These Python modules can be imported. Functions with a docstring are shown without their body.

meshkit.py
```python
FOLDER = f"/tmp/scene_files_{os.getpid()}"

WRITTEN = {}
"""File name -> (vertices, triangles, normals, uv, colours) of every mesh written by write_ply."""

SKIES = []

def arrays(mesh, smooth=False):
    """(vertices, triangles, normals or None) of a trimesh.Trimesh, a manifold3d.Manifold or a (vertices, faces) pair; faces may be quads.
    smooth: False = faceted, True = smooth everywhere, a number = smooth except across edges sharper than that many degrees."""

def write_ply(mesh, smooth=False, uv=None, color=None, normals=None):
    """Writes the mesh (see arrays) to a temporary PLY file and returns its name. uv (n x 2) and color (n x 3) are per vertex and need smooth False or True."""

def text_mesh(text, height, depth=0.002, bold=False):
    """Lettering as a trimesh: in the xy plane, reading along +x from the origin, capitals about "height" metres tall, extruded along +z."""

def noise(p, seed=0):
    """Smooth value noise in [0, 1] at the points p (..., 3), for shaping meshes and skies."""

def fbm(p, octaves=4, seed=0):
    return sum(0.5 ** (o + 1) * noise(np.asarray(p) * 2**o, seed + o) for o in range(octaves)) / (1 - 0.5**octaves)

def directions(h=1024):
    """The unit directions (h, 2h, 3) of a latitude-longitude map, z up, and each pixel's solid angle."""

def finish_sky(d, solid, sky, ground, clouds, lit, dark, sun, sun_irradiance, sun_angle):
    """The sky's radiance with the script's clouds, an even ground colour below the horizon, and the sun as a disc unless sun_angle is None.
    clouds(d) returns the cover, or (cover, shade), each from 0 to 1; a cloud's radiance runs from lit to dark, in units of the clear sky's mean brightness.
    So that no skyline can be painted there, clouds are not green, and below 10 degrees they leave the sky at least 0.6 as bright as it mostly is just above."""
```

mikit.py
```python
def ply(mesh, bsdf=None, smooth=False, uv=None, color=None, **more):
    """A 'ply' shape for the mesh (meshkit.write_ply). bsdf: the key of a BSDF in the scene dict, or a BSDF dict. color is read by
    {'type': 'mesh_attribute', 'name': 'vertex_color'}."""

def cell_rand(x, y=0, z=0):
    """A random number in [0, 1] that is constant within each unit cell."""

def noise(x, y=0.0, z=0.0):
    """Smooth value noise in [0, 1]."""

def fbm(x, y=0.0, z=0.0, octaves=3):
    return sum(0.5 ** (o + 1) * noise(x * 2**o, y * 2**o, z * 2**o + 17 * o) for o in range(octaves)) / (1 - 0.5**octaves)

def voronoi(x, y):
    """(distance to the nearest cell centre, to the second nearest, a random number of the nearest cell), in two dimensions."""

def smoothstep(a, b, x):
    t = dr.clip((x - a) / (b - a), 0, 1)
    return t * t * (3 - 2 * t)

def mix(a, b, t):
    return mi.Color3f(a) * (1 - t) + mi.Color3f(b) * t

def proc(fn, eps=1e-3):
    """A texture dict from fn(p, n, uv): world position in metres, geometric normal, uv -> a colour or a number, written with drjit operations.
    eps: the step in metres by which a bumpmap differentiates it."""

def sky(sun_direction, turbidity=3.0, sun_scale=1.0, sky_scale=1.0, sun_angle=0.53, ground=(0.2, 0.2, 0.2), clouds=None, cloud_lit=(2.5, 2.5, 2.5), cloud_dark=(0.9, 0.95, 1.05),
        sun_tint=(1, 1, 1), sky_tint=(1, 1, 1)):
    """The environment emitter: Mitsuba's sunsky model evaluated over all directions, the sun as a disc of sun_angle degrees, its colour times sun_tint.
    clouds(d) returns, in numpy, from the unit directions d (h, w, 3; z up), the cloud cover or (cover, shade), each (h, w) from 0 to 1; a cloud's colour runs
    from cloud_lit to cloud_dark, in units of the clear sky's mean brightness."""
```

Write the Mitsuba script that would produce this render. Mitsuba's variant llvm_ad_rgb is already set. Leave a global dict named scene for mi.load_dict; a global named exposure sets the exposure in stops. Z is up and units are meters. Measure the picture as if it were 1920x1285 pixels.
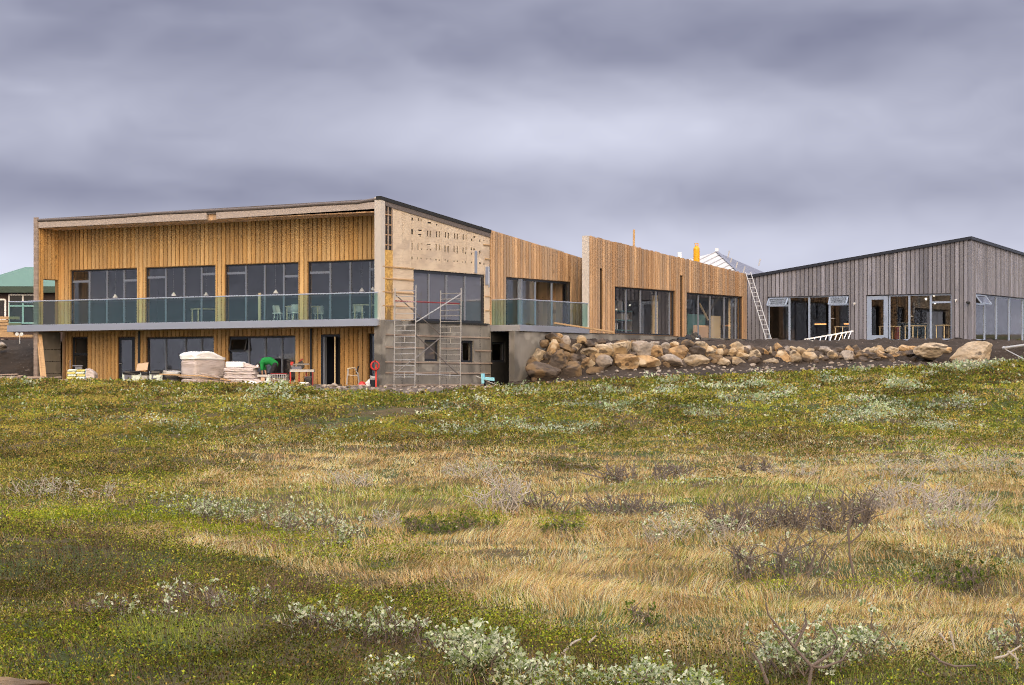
import math, random
import numpy as np
import trimesh, shapely
from shapely.geometry import Polygon, box as sbox
import manifold3d as m3
import drjit as dr
import mitsuba as mi
import mikit, meshkit
from mikit import proc, noise, fbm, cell_rand, smoothstep, mix

T = mi.ScalarTransform4f
rng = np.random.default_rng(7)
random.seed(7)
scene, labels = {}, {}

# ---------------------------------------------------------------- camera, sky, exposure
EYE = 1.6
scene['camera'] = {'type': 'perspective', 'fov': 2 * math.degrees(math.atan(960 / 4200)), 'fov_axis': 'x',
                   'principal_point_offset_y': -76.5 / 1285, 'near_clip': 0.1, 'far_clip': 3000.0,
                   'to_world': T().look_at(origin=[0, 0, EYE], target=[0, 10, EYE], up=[0, 0, 1])}
exposure = 3.3


def clouds(d):
    az, el = np.arctan2(d[..., 0], d[..., 1]), np.arcsin(np.clip(d[..., 2], -1, 1))
    q = np.stack([d[..., 0] * 6, d[..., 1] * 6, d[..., 2] * 15], -1)
    wv = meshkit.fbm(q * 1.7 + 9.1, 3, 17)[..., None] - 0.5
    n = meshkit.fbm(q + 3.7 + wv * 0.9, 6, 3) - 0.5
    q2 = np.stack([d[..., 0] * 26, d[..., 1] * 26, d[..., 2] * 46], -1)
    n2 = meshkit.fbm(q2 + 1.3 + wv * 2.5, 5, 9) - 0.5

    def bump(a, e, sa, se):
        return np.exp(-((az - a) / sa) ** 2 - ((el - e) / se) ** 2)
    bright = 0.150 + 0.85 * np.clip((np.degrees(el) - 19) / 26, 0, 1) + 0.30 * np.clip(-d[..., 1], 0, 1) ** 1.5
    bright = bright + 0.225 * n + 0.085 * n2
    bright = bright + 0.12 * bump(0.03, 0.112, 0.10, 0.020) + 0.15 * bump(-0.22, 0.045, 0.10, 0.020) + 0.09 * bump(0.1, 0.06, 0.25, 0.018) + 0.07 * np.exp(-(el / 0.065) ** 2)
    bright = bright + 0.04 * np.exp(-((el - 0.113) / 0.020) ** 2) - 0.022 * np.clip((el - 0.13) / 0.03, 0, 1) * np.clip((0.5 - el) / 0.2, 0, 1)
    bright = bright - 0.06 * bump(-0.16, 0.085, 0.14, 0.014) - 0.045 * bump(-0.14, 0.150, 0.12, 0.020)
    return np.ones_like(az), 1 - np.clip(bright, 0, 1)


scene['sky'] = mikit.sky((0.10, -0.88, 0.46), turbidity=3, sun_scale=0.24, sun_angle=50, clouds=clouds,
                         cloud_lit=(2.72, 2.78, 3.1), cloud_dark=(0.150, 0.164, 0.295), ground=(0.16, 0.14, 0.09), sun_tint=(1.0, 0.92, 0.76))

# ---------------------------------------------------------------- helpers
f_px, HY, CX = 4200.0, 719.0, 960.0


def at(px, py, d):
    """A measured point of the photograph at its own distance d, in metres."""
    return np.array([(px - CX) / f_px * d, d, EYE + (HY - py) / f_px * d])


BOXF = np.array([[0, 2, 1], [0, 3, 2], [4, 5, 6], [4, 6, 7], [0, 1, 5], [0, 5, 4], [1, 2, 6], [1, 6, 5], [2, 3, 7], [2, 7, 6], [3, 0, 4], [3, 4, 7]])


class MB:
    """Collects the pieces of ONE mesh."""
    def __init__(self):
        self.v, self.f, self.n = [], [], 0

    def add(self, v, f):
        v, f = np.asarray(v, float), np.asarray(f, int)
        if f.shape[1] == 4:
            f = np.vstack([f[:, [0, 1, 2]], f[:, [0, 2, 3]]])
        self.v.append(v); self.f.append(f + self.n); self.n += len(v)
        return self

    def hexa(self, p):
        return self.add(p, BOXF)

    def box(self, c, size, rot=0.0, tilt=None):
        sx, sy, sz = np.array(size) / 2
        p = np.array([[-sx, -sy, -sz], [sx, -sy, -sz], [sx, sy, -sz], [-sx, sy, -sz], [-sx, -sy, sz], [sx, -sy, sz], [sx, sy, sz], [-sx, sy, sz]])
        if tilt is not None:
            p = p @ trimesh.transformations.euler_matrix(*tilt)[:3, :3].T
        cr, sr = math.cos(rot), math.sin(rot)
        p = p @ np.array([[cr, sr, 0], [-sr, cr, 0], [0, 0, 1]])
        return self.hexa(p + np.asarray(c, float))

    def tube(self, pts, r, n=6, cap=True):
        pts = np.asarray(pts, float)
        r = np.broadcast_to(np.asarray(r, float), (len(pts),))
        d = np.gradient(pts, axis=0)
        d /= np.linalg.norm(d, axis=1, keepdims=True) + 1e-12
        up = np.array([0, 0, 1.0]) if abs(d[0][2]) < 0.9 else np.array([1.0, 0, 0])
        a = np.cross(d, up); a /= np.linalg.norm(a, axis=1, keepdims=True) + 1e-12
        b = np.cross(d, a)
        th = np.arange(n) / n * 2 * np.pi
        v = pts[:, None] + r[:, None, None] * (np.cos(th)[None, :, None] * a[:, None] + np.sin(th)[None, :, None] * b[:, None])
        k, i = np.meshgrid(np.arange(len(pts) - 1), np.arange(n), indexing='ij')
        j = (i + 1) % n
        f = np.stack([k * n + i, k * n + j, (k + 1) * n + j, (k + 1) * n + i], -1).reshape(-1, 4)
        self.add(v.reshape(-1, 3), f)
        if cap:
            for e in (0, len(pts) - 1):
                ring = v[e]
                self.add(np.vstack([ring, pts[e]]), [[i, (i + 1) % n, n] for i in range(n)])
        return self

    def bar(self, a, b, w, h):
        """A square-section bar from a to b."""
        a, b = np.asarray(a, float), np.asarray(b, float)
        d = (b - a) / np.linalg.norm(b - a)
        up = np.array([0, 0, 1.0]) if abs(d[2]) < 0.95 else np.array([0, 1.0, 0])
        s = np.cross(d, up); s /= np.linalg.norm(s)
        u = np.cross(s, d)
        o = [(-1, -1), (1, -1), (1, 1), (-1, 1)]
        return self.hexa([a + s * x * w / 2 + u * y * h / 2 for x, y in o] + [b + s * x * w / 2 + u * y * h / 2 for x, y in o])

    def mesh(self):
        return np.vstack(self.v), np.vstack(self.f)


used = set()


def num(key):
    if key not in used:
        used.add(key); return key
    k = 1
    while f'{key}_{k:03d}' in used:
        k += 1
    key = f'{key}_{k:03d}'
    used.add(key)
    return key


def put(key, mesh, bsdf, smooth=False, label=None, cat=None, group=None, kind=None, color=None):
    key = num(key)
    scene[key] = mikit.ply(mesh.mesh() if isinstance(mesh, MB) else mesh, bsdf, smooth, color=color)
    tag(key, label, cat, group, kind)
    return key


def tag(key, label=None, cat=None, group=None, kind=None):
    e = {k: v for k, v in (('label', label), ('category', cat), ('group', group), ('kind', kind)) if v}
    if e:
        labels[key] = e


def thing(key, label, cat, group=None):
    key = num(key)
    tag(key, label, cat, group)
    return key


class Frame:
    """A wall plane: t metres along it, w metres out of it, z up."""
    def __init__(self, o, d, n):
        self.o, self.d, self.n = np.array(o, float), np.array(d, float), np.array(n, float)

    def P(self, t, w, z):
        q = self.o + self.d * t + self.n * w
        return np.array([q[0], q[1], z])

    def box(self, mb, t0, t1, w0, w1, z0, z1, z1b=None):
        z1b = z1 if z1b is None else z1b
        P = self.P
        return mb.hexa([P(t0, w0, z0), P(t1, w0, z0), P(t1, w1, z0), P(t0, w1, z0), P(t0, w0, z1), P(t1, w0, z1b), P(t1, w1, z1b), P(t0, w1, z1)])

    def poly(self, mb, shape, w0, w1):
        for g in getattr(shape, 'geoms', [shape]):
            if g.is_empty or g.area < 1e-6:
                continue
            m = trimesh.creation.extrude_polygon(g, w1 - w0, engine='earcut')
            v = m.vertices
            q = self.o + v[:, :1] * self.d + (v[:, 2:3] + w0) * self.n
            mb.add(np.column_stack([q, v[:, 1]]), m.faces)
        return mb

    def shift(self, dt, dw):
        return Frame(self.o + self.d * dt + self.n * dw, self.d, self.n)


RA = math.atan(2600 / 4200)
U = np.array([math.sin(RA), math.cos(RA)])
V = np.array([-U[1], U[0]])
C0 = np.array([-5.425, 93.0])
GC = np.array([23.418, 114.5])
F0 = Frame(C0, V, -U)                       # outer plane of the long front
FR = Frame(C0 + 1.5 * U, V, -U)             # the recessed front behind balcony and columns
FG = Frame(C0, U, -V)                       # gable and its timber extension
FT = Frame(C0 - 1.5 * V, U, -V)             # the taller timber wing
FK = Frame(GC, V, -U)                       # grey building, front
FKR = Frame(GC, U, -V)                      # grey building, side

# ---------------------------------------------------------------- materials
SP = 0.24
SU0, SV0 = float((C0 + 1.5 * U) @ U), float(C0 @ V)
SKU, SKV = float(GC @ U), float(GC @ V)


def two(b):
    return {'type': 'twosided', 'bsdf': b}


def simple(key, col, rough=0.6, metallic=0.0, spec=0.4):
    scene[key] = two({'type': 'principled', 'base_color': {'type': 'rgb', 'value': list(col)}, 'roughness': rough, 'metallic': metallic, 'specular': spec})


def procmat(key, fn, rough=0.8, bump=None, scale=1.0, spec=0.3):
    b = {'type': 'principled', 'base_color': proc(fn), 'roughness': rough, 'specular': spec}
    if bump is not None:
        b = {'type': 'bumpmap', 'arbitrary': proc(bump, 2e-3), 'scale': scale, 'bsdf': b}
    scene[key] = two(b)


def wood(a, b, c, su0, sv0, grey=None, gamt=0.0):
    def fn(p, n, uv):
        su = (p.x * U[0] + p.y * U[1] - su0) / SP + 1000.5
        sv = (p.x * V[0] + p.y * V[1] - sv0) / SP + 1000.5
        r = cell_rand(su, sv, 1)
        r2 = cell_rand(su, sv, 5)
        g = fbm(su * 0.9, sv * 0.9, p.z * 0.7 + r * 40, octaves=2)
        col = mix(mix(a, b, r), c, smoothstep(0.45, 0.75, g) * 0.38)
        kn = noise(su * 1.3, sv * 1.3, p.z * 2.6 + r2 * 60)
        col = col * (1 - 0.45 * smoothstep(0.84, 0.95, kn))
        if grey is not None:
            w = fbm(su * 0.8, sv * 0.8, p.z * 0.6 + 9, octaves=2)
            col = mix(col, mi.Color3f(grey) * (0.7 + 0.6 * g), gamt * smoothstep(0.3, 0.75, 0.55 * r2 + 0.5 * w))
        return col
    return fn


procmat('wood_gold', wood((0.53, 0.305, 0.11), (0.69, 0.45, 0.205), (0.35, 0.185, 0.07), SU0, SV0, (0.22, 0.16, 0.10), 0.30), 0.75)
procmat('wood_wing', wood((0.33, 0.185, 0.092), (0.60, 0.39, 0.225), (0.25, 0.14, 0.07), SU0, SV0, (0.25, 0.19, 0.145), 0.6), 0.75)
procmat('wood_grey', wood((0.13, 0.132, 0.158), (0.30, 0.30, 0.352), (0.11, 0.108, 0.128), SKU, SKV, (0.20, 0.19, 0.20), 0.35), 0.8)
simple('shaded_under_gold', (0.20, 0.11, 0.042), 0.8)  # backing darker than its planks: shade of the board gaps put into the colour
simple('shaded_under_wing', (0.13, 0.08, 0.045), 0.8)  # same painted gap shade behind the brown planks
simple('shaded_under_grey', (0.075, 0.072, 0.088), 0.85)  # same painted gap shade behind the grey planks


def f_concrete(p, n, uv):
    a = fbm(p.x * 0.9, p.y * 0.9, p.z * 1.4, octaves=4)
    b = fbm(p.x * 7, p.y * 7, p.z * 2.2, octaves=3)
    col = mix((0.115, 0.108, 0.10), (0.275, 0.255, 0.23), a * 0.6 + b * 0.4)
    col = mix(col, (0.045, 0.043, 0.04), smoothstep(0.53, 0.66, fbm(p.x * 0.7 + 5, p.y * 0.7, p.z * 0.45, octaves=4)) * 0.6)
    return mix(col, (0.42, 0.40, 0.355), smoothstep(0.60, 0.72, fbm(p.x * 1.1 + 30, p.y * 1.1, p.z * 1.6 + 4, octaves=3)) * 0.35)


procmat('concrete', f_concrete, 0.9)


def f_ply(p, n, uv):
    su = p.x * U[0] + p.y * U[1]
    a = fbm(su * 1.3, p.z * 0.5, 2, octaves=4)
    g = fbm(su * 4, p.z * 40, 7, octaves=3)
    col = mix((0.50, 0.395, 0.29), (0.64, 0.535, 0.42), a)
    col = mix(col, (0.36, 0.25, 0.165), smoothstep(0.5, 0.8, g) * 0.35)
    return mix(col, (0.38, 0.30, 0.24), smoothstep(0.62, 0.74, fbm(su * 0.8, p.z * 1.5, 20, octaves=4)) * 0.5)


procmat('plywood', f_ply, 0.75)


def f_osb(p, n, uv):
    su = p.x * U[0] + p.y * U[1]
    a, b, r = mikit.voronoi(su * 14 + p.z * 6, p.z * 17 - su * 3)
    col = mix((0.42, 0.24, 0.07), (0.62, 0.41, 0.14), r)
    return mix(col, (0.10, 0.07, 0.05), smoothstep(0.60, 0.75, fbm(su * 2.2, p.z * 1.2, 3, octaves=4)) * 0.7)


procmat('osb', f_osb, 0.75)


def f_lumber(p, n, uv):
    a = fbm(p.x * 3, p.y * 3, p.z * 30, octaves=3)
    return mix((0.34, 0.20, 0.10), (0.56, 0.39, 0.22), a)


procmat('lumber', f_lumber, 0.75)


def f_oldboard(p, n, uv):
    a = fbm(p.x * 1.2, p.y * 1.2, p.z * 14, octaves=4)
    return mix((0.16, 0.115, 0.09), (0.42, 0.34, 0.29), a)


procmat('old_board', f_oldboard, 0.85)


def f_soil(p, n, uv):
    a = fbm(p.x * 0.8, p.y * 0.8, p.z * 1.5, octaves=4)
    b = noise(p.x * 14, p.y * 14, p.z * 14)
    col = mix((0.012, 0.009, 0.007), (0.050, 0.036, 0.027), a)
    return mix(col, (0.20, 0.165, 0.145), smoothstep(0.86, 0.96, b))


procmat('soil', f_soil, 0.95, bump=lambda p, n, uv: fbm(p.x * 5, p.y * 5, p.z * 5, octaves=4), scale=0.12)


def f_heath(p, n, uv):
    a = fbm(p.x * 0.5, p.y * 0.5, 0, octaves=4)
    b = fbm(p.x * 5, p.y * 5, 3, octaves=3)
    col = mix((0.030, 0.024, 0.011), (0.095, 0.070, 0.032), a * 0.5 + b * 0.5)
    col = mix(col, (0.035, 0.045, 0.012), smoothstep(0.45, 0.65, fbm(p.x * 0.9 + 11, p.y * 0.9, 5, octaves=3)))
    s = (p.x - C0[0]) * U[0] + (p.y - C0[1]) * U[1]
    w = -((p.x - C0[0]) * V[0] + (p.y - C0[1]) * V[1])
    m = smoothstep(5.2, 3.6, w + 2.5 * (fbm(p.x, p.y, 4) - 0.5)) * smoothstep(-5.5, -3.0, s) * smoothstep(-12, -3, w)
    return mix(col, mix((0.05, 0.04, 0.034), (0.13, 0.105, 0.09), b), m)


procmat('heath', f_heath, 0.95, bump=lambda p, n, uv: fbm(p.x * 6, p.y * 6, 2, octaves=4), scale=0.10)


def rockfn(a, b, c):
    def fn(p, n, uv):
        q = fbm(p.x * 2.2, p.y * 2.2, p.z * 2.6, octaves=4)
        g = fbm(p.x * 11, p.y * 11, p.z * 13, octaves=3)
        col = mix(a, b, smoothstep(0.25, 0.75, 0.6 * q + 0.4 * g))
        col = mix(col, c, smoothstep(0.52, 0.66, fbm(p.x * 1.6 + 7, p.y * 1.6, p.z * 2 + 3, octaves=4)))
        return mix(col, (0.035, 0.026, 0.020), smoothstep(0.60, 0.72, fbm(p.x * 3 + 17, p.y * 3, p.z * 3.3, octaves=3)) * 0.8)
    return fn


BR = lambda p, n, uv: fbm(p.x * 7, p.y * 7, p.z * 7, octaves=4)
procmat('rock_tan', rockfn((0.15, 0.115, 0.08), (0.45, 0.36, 0.25), (0.36, 0.255, 0.145)), 0.9, BR, 0.10)
procmat('rock_orange', rockfn((0.14, 0.092, 0.052), (0.44, 0.285, 0.145), (0.43, 0.34, 0.23)), 0.9, BR, 0.10)
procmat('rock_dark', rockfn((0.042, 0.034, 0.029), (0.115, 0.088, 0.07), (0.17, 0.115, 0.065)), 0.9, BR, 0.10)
procmat('rock_boulder', rockfn((0.24, 0.185, 0.125), (0.46, 0.375, 0.275), (0.36, 0.28, 0.19)), 0.9, BR, 0.10)
procmat('rock_grey', rockfn((0.15, 0.13, 0.115), (0.40, 0.34, 0.285), (0.26, 0.21, 0.17)), 0.9, BR, 0.10)

simple('dark_frame', (0.022, 0.025, 0.034), 0.35)
simple('mullion_grey', (0.16, 0.18, 0.23), 0.35)  # paler than dark_frame: light caught by the mullion sides put into the colour
simple('blue_frame', (0.27, 0.33, 0.45), 0.4)
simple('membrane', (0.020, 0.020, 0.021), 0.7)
simple('roof_felt', (0.13, 0.11, 0.105), 0.85)
simple('black_plastic', (0.012, 0.012, 0.016), 0.35)
simple('aluminium', (0.62, 0.64, 0.70), 0.38, 0.85)
simple('tube_metal', (0.44, 0.43, 0.42), 0.45, 0.5)
simple('dull_tube', (0.20, 0.18, 0.17), 0.55, 0.4)
simple('zinc_light', (0.44, 0.43, 0.42), 0.5, 0.2)
simple('zinc_dark', (0.13, 0.135, 0.175), 0.45, 0.2)
simple('green_roof', (0.075, 0.15, 0.115), 0.6)
simple('dark_green', (0.035, 0.06, 0.045), 0.6)
simple('white_paint', (0.78, 0.78, 0.78), 0.5)
simple('brown_wall', (0.055, 0.035, 0.032), 0.8)
simple('yellow_paint', (0.75, 0.36, 0.01), 0.4)
simple('red_paint', (0.50, 0.03, 0.025), 0.4)
simple('dark_red', (0.22, 0.02, 0.02), 0.5)
simple('light_blue', (0.22, 0.52, 0.62), 0.45)
simple('green_cloth', (0.010, 0.20, 0.045), 0.9)
simple('dark_cloth', (0.022, 0.021, 0.026), 0.9)
simple('skin', (0.48, 0.29, 0.21), 0.6)
simple('cardboard', (0.52, 0.36, 0.24), 0.85)
simple('bag_yellow', (0.60, 0.52, 0.16), 0.6)
simple('bag_white', (0.62, 0.68, 0.62), 0.5)
simple('bag_blue', (0.10, 0.30, 0.46), 0.5)
simple('pale_wood', (0.55, 0.44, 0.27), 0.6)
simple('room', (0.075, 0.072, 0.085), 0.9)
simple('post_pale', (0.50, 0.455, 0.41), 0.7)
simple('thicket_bark', (0.14, 0.115, 0.098), 0.9)
simple('seam_grey', (0.36, 0.36, 0.38), 0.5)
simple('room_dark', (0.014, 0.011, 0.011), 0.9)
simple('fascia_wood', (0.38, 0.32, 0.285), 0.8)
simple('ladder_metal', (0.50, 0.49, 0.48), 0.45, 0.5)
simple('teal_board', (0.10, 0.22, 0.22), 0.7)
simple('bark', (0.13, 0.10, 0.085), 0.9)
simple('bark_grey', (0.36, 0.32, 0.275), 0.9)


def f_wrap(p, n, uv):
    a = fbm(p.x * 2.5, p.y * 2.5, p.z * 9, octaves=4)
    return mix((0.40, 0.33, 0.30), (0.64, 0.57, 0.56), a)


scene['wrap'] = two({'type': 'bumpmap', 'arbitrary': proc(lambda p, n, uv: fbm(p.x * 6, p.y * 6, p.z * 22, octaves=3), 2e-3), 'scale': 0.05,
                     'bsdf': {'type': 'principled', 'base_color': proc(f_wrap), 'roughness': 0.35, 'specular': 0.5}})
scene['glass'] = {'type': 'thindielectric', 'int_ior': 1.62}
scene['balcony_glass'] = {'type': 'thindielectric', 'int_ior': 1.38, 'specular_transmittance': {'type': 'rgb', 'value': [0.48, 0.70, 0.685]}}
scene['blade'] = {'type': 'principledthin', 'base_color': {'type': 'mesh_attribute', 'name': 'vertex_color'}, 'roughness': 0.7, 'diff_trans': 0.7, 'spec_trans': 0.0, 'eta': 1.3}

# ---------------------------------------------------------------- the ground
from scipy.interpolate import PchipInterpolator
_prof = PchipInterpolator([-60, 0, 12, 22, 38, 52, 66, 78, 86.5, 91.5, 100, 109, 124, 150, 1200], [-.3, 0, 0, .02, .06, .2, .55, .90, 1.09, 1.42, 1.50, 1.56, 3.3, 3.6, 6.0])


def sstep(a, b, x):
    t = np.clip((x - a) / (b - a), 0, 1)
    return t * t * (3 - 2 * t)


def nz(x, y, k, seed=0, o=3):
    return meshkit.fbm(np.stack([x * k, y * k, x * 0], -1), o, seed)


def bank_line(x):
    return np.interp(x, [-12, -5.6, -3.1, -1.33, -.2, .33, 1.4], [27.5, 24.5, 21.3, 17.4, 15.1, 14.0, 11.0])


def ground_z(x, y):
    x, y = np.asarray(x, float), np.asarray(y, float)
    z = _prof(np.clip(y, -60, 1200))
    r = x / np.maximum(y, 30) * 98
    z = z + sstep(58, 98, y) * np.interp(r, [-40, -30, -22, -14, -5, 0, 7, 12.6, 17, 22.4, 40], [.35, .32, .2, .08, 0, 0, .33, .5, .7, .96, 1.4]) * sstep(420, 150, y)
    z = z + 0.12 * sstep(-0.6, 3.0, bank_line(x) - y + 1.2 * (nz(x, y, .8, 4) - .5)) * sstep(3, -1, x)
    amp = np.interp(y, [-20, 8, 20, 40, 60, 86, 92, 200], [.1, .08, .14, .20, .30, .22, .04, .04])
    return z + amp * (nz(x, y, .30, 1) - .5) * 1.3 + amp * (nz(x, y, .9, 2) - .5) + .5 * amp * (nz(x, y, 2.1, 7) - .5)


rows = np.concatenate([np.linspace(-50, 4, 8), np.linspace(5, 112, 430), np.geomspace(114, 1000, 24)])
cols = np.concatenate([-np.geomspace(6, .34, 14), np.linspace(-.32, .32, 250), np.geomspace(.34, 6, 14)])
gx = cols[None] * (np.maximum(rows, 0)[:, None] + 8)
gy = np.repeat(rows[:, None], len(cols), 1)
gvx = np.column_stack([gx.ravel(), gy.ravel(), ground_z(gx, gy).ravel()])


def grid_faces(nr, nc):
    i, j = np.meshgrid(np.arange(nr - 1), np.arange(nc - 1), indexing='ij')
    a = (i * nc + j).ravel()
    return np.column_stack([a, a + 1, a + nc + 1, a + nc])


put('ground', MB().add(gvx, grid_faces(len(rows), len(cols))), 'heath', True, kind='structure')

# bank of dark soil in front of the two right-hand wings: lower lip, foot of the boulders, top of the boulders, terrace
BPX = [955, 985, 1012, 1038, 1060, 1150, 1300, 1450, 1600, 1750, 1860, 1960, 2150, 2400]
BD = [98.6, 98.9, 99.1, 99.3, 99.5, 100.6, 102.3, 103.8, 105.3, 106.6, 107.4, 108, 109, 110]
LIP = [(727, -3.0), (727, -3.0), (727, -3.0), (726.5, -3.1), (726, -3.2), (719, -3.6), (707.5, -4.2), (703, -4.5), (700, -4.5), (693, -4.5), (689, -4.5), (686, -4.5), (678, -4.5), (670, -4.5)]
FOOT = [719, 718, 716, 713, 711, 694, 690, 684, 680, 680, 684, 683, 676, 668]
TOPY = [716, 708, 668, 634, 632, 640, 646, 651, 655, 652, 650, 652, 650, 645]
bpx = np.linspace(955, 2400, 260)


def bi(vals):
    return np.interp(bpx, BPX, vals)


bd = bi(BD)
lines = []
lip_d = bd + bi([a[1] for a in LIP])
lines.append(((bpx - CX) / f_px * (lip_d - 1), lip_d - 1, None))
for k, (frac, py, dd) in enumerate([(0, bi([a[0] for a in LIP]), lip_d), (0, bi(FOOT), bd - .1), (0, bi(FOOT) * .5 + bi(TOPY) * .5 + 2, bd + .45), (0, bi(TOPY) + 4, bd + 1.0),
                                    (0, np.interp(bpx, [955, 990, 1012, 1045, 1150, 1400, 1830, 1920, 2400], [716, 714, 680, 641, 637.5, 638.5, 637, 639, 640]), bd + 4.0)]):
    lines.append(((bpx - CX) / f_px * dd, dd, EYE + (HY - py) / f_px * dd))
lines[0] = (lines[0][0], lines[0][1], ground_z(lines[0][0], lines[0][1]) - .35)
last = lines[-1]
lines.append((last[0] * 1.08, last[1] + 9, last[2] * 0 + 3.72))
lines.append((last[0] * 1.3, last[1] + 40, last[2] * 0 + 3.9))
L = np.array([np.column_stack(l) for l in lines])
dense = []
for a, b, n in zip(L[:-1], L[1:], (6, 10, 5, 4, 8, 6, 4)):
    for k in range(n):
        dense.append(a + (b - a) * k / n)
dense.append(L[-1])
dense = np.array(dense)
nn = meshkit.fbm(dense * 1.3, 4, 5) - .5
nn2 = meshkit.fbm(dense * 4.5, 3, 8) - .5
fade = np.ones(len(dense)); fade[:2] = 0
dense[..., 2] += (nn * .34 + nn2 * .34) * fade[:, None]
put('soil_bank', MB().add(dense.reshape(-1, 3), grid_faces(len(dense), len(bpx))), 'soil', True, kind='structure')


def on_bank(px, d):
    """height of the soil bank at depth d under image column px"""
    j = int(np.argmin(abs(bpx - px)))
    c = dense[:, j]
    return float(np.interp(d, c[:, 1], c[:, 2]))


# dark mound of dug earth at the left end of the house, level ground with the timber stack on top
mx = np.linspace(-46, -22.2, 90)
md = np.array([102.5, 103.6, 104.4, 105.2, 106, 106.8, 107.6, 108.6, 110, 113, 118, 126, 140])
mz = np.array([1.2, 1.75, 2.3, 2.75, 3.1, 3.35, 3.55, 3.65, 3.7, 3.75, 3.8, 3.9, 4.0])
MX, MD = np.meshgrid(mx, md)
MZ = np.repeat(mz[:, None], len(mx), 1)
pm = np.stack([MX, MD + .7 * (nz(MX, MD, .5, 12) - .5), MZ], -1)
pm[..., 2] += .5 * (meshkit.fbm(pm * 1.2, 4, 6) - .5) * (MD > 103) * (MD < 112)
put('soil_mound', MB().add(pm.reshape(-1, 3), grid_faces(len(md), len(mx))), 'soil', True, kind='structure')

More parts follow.
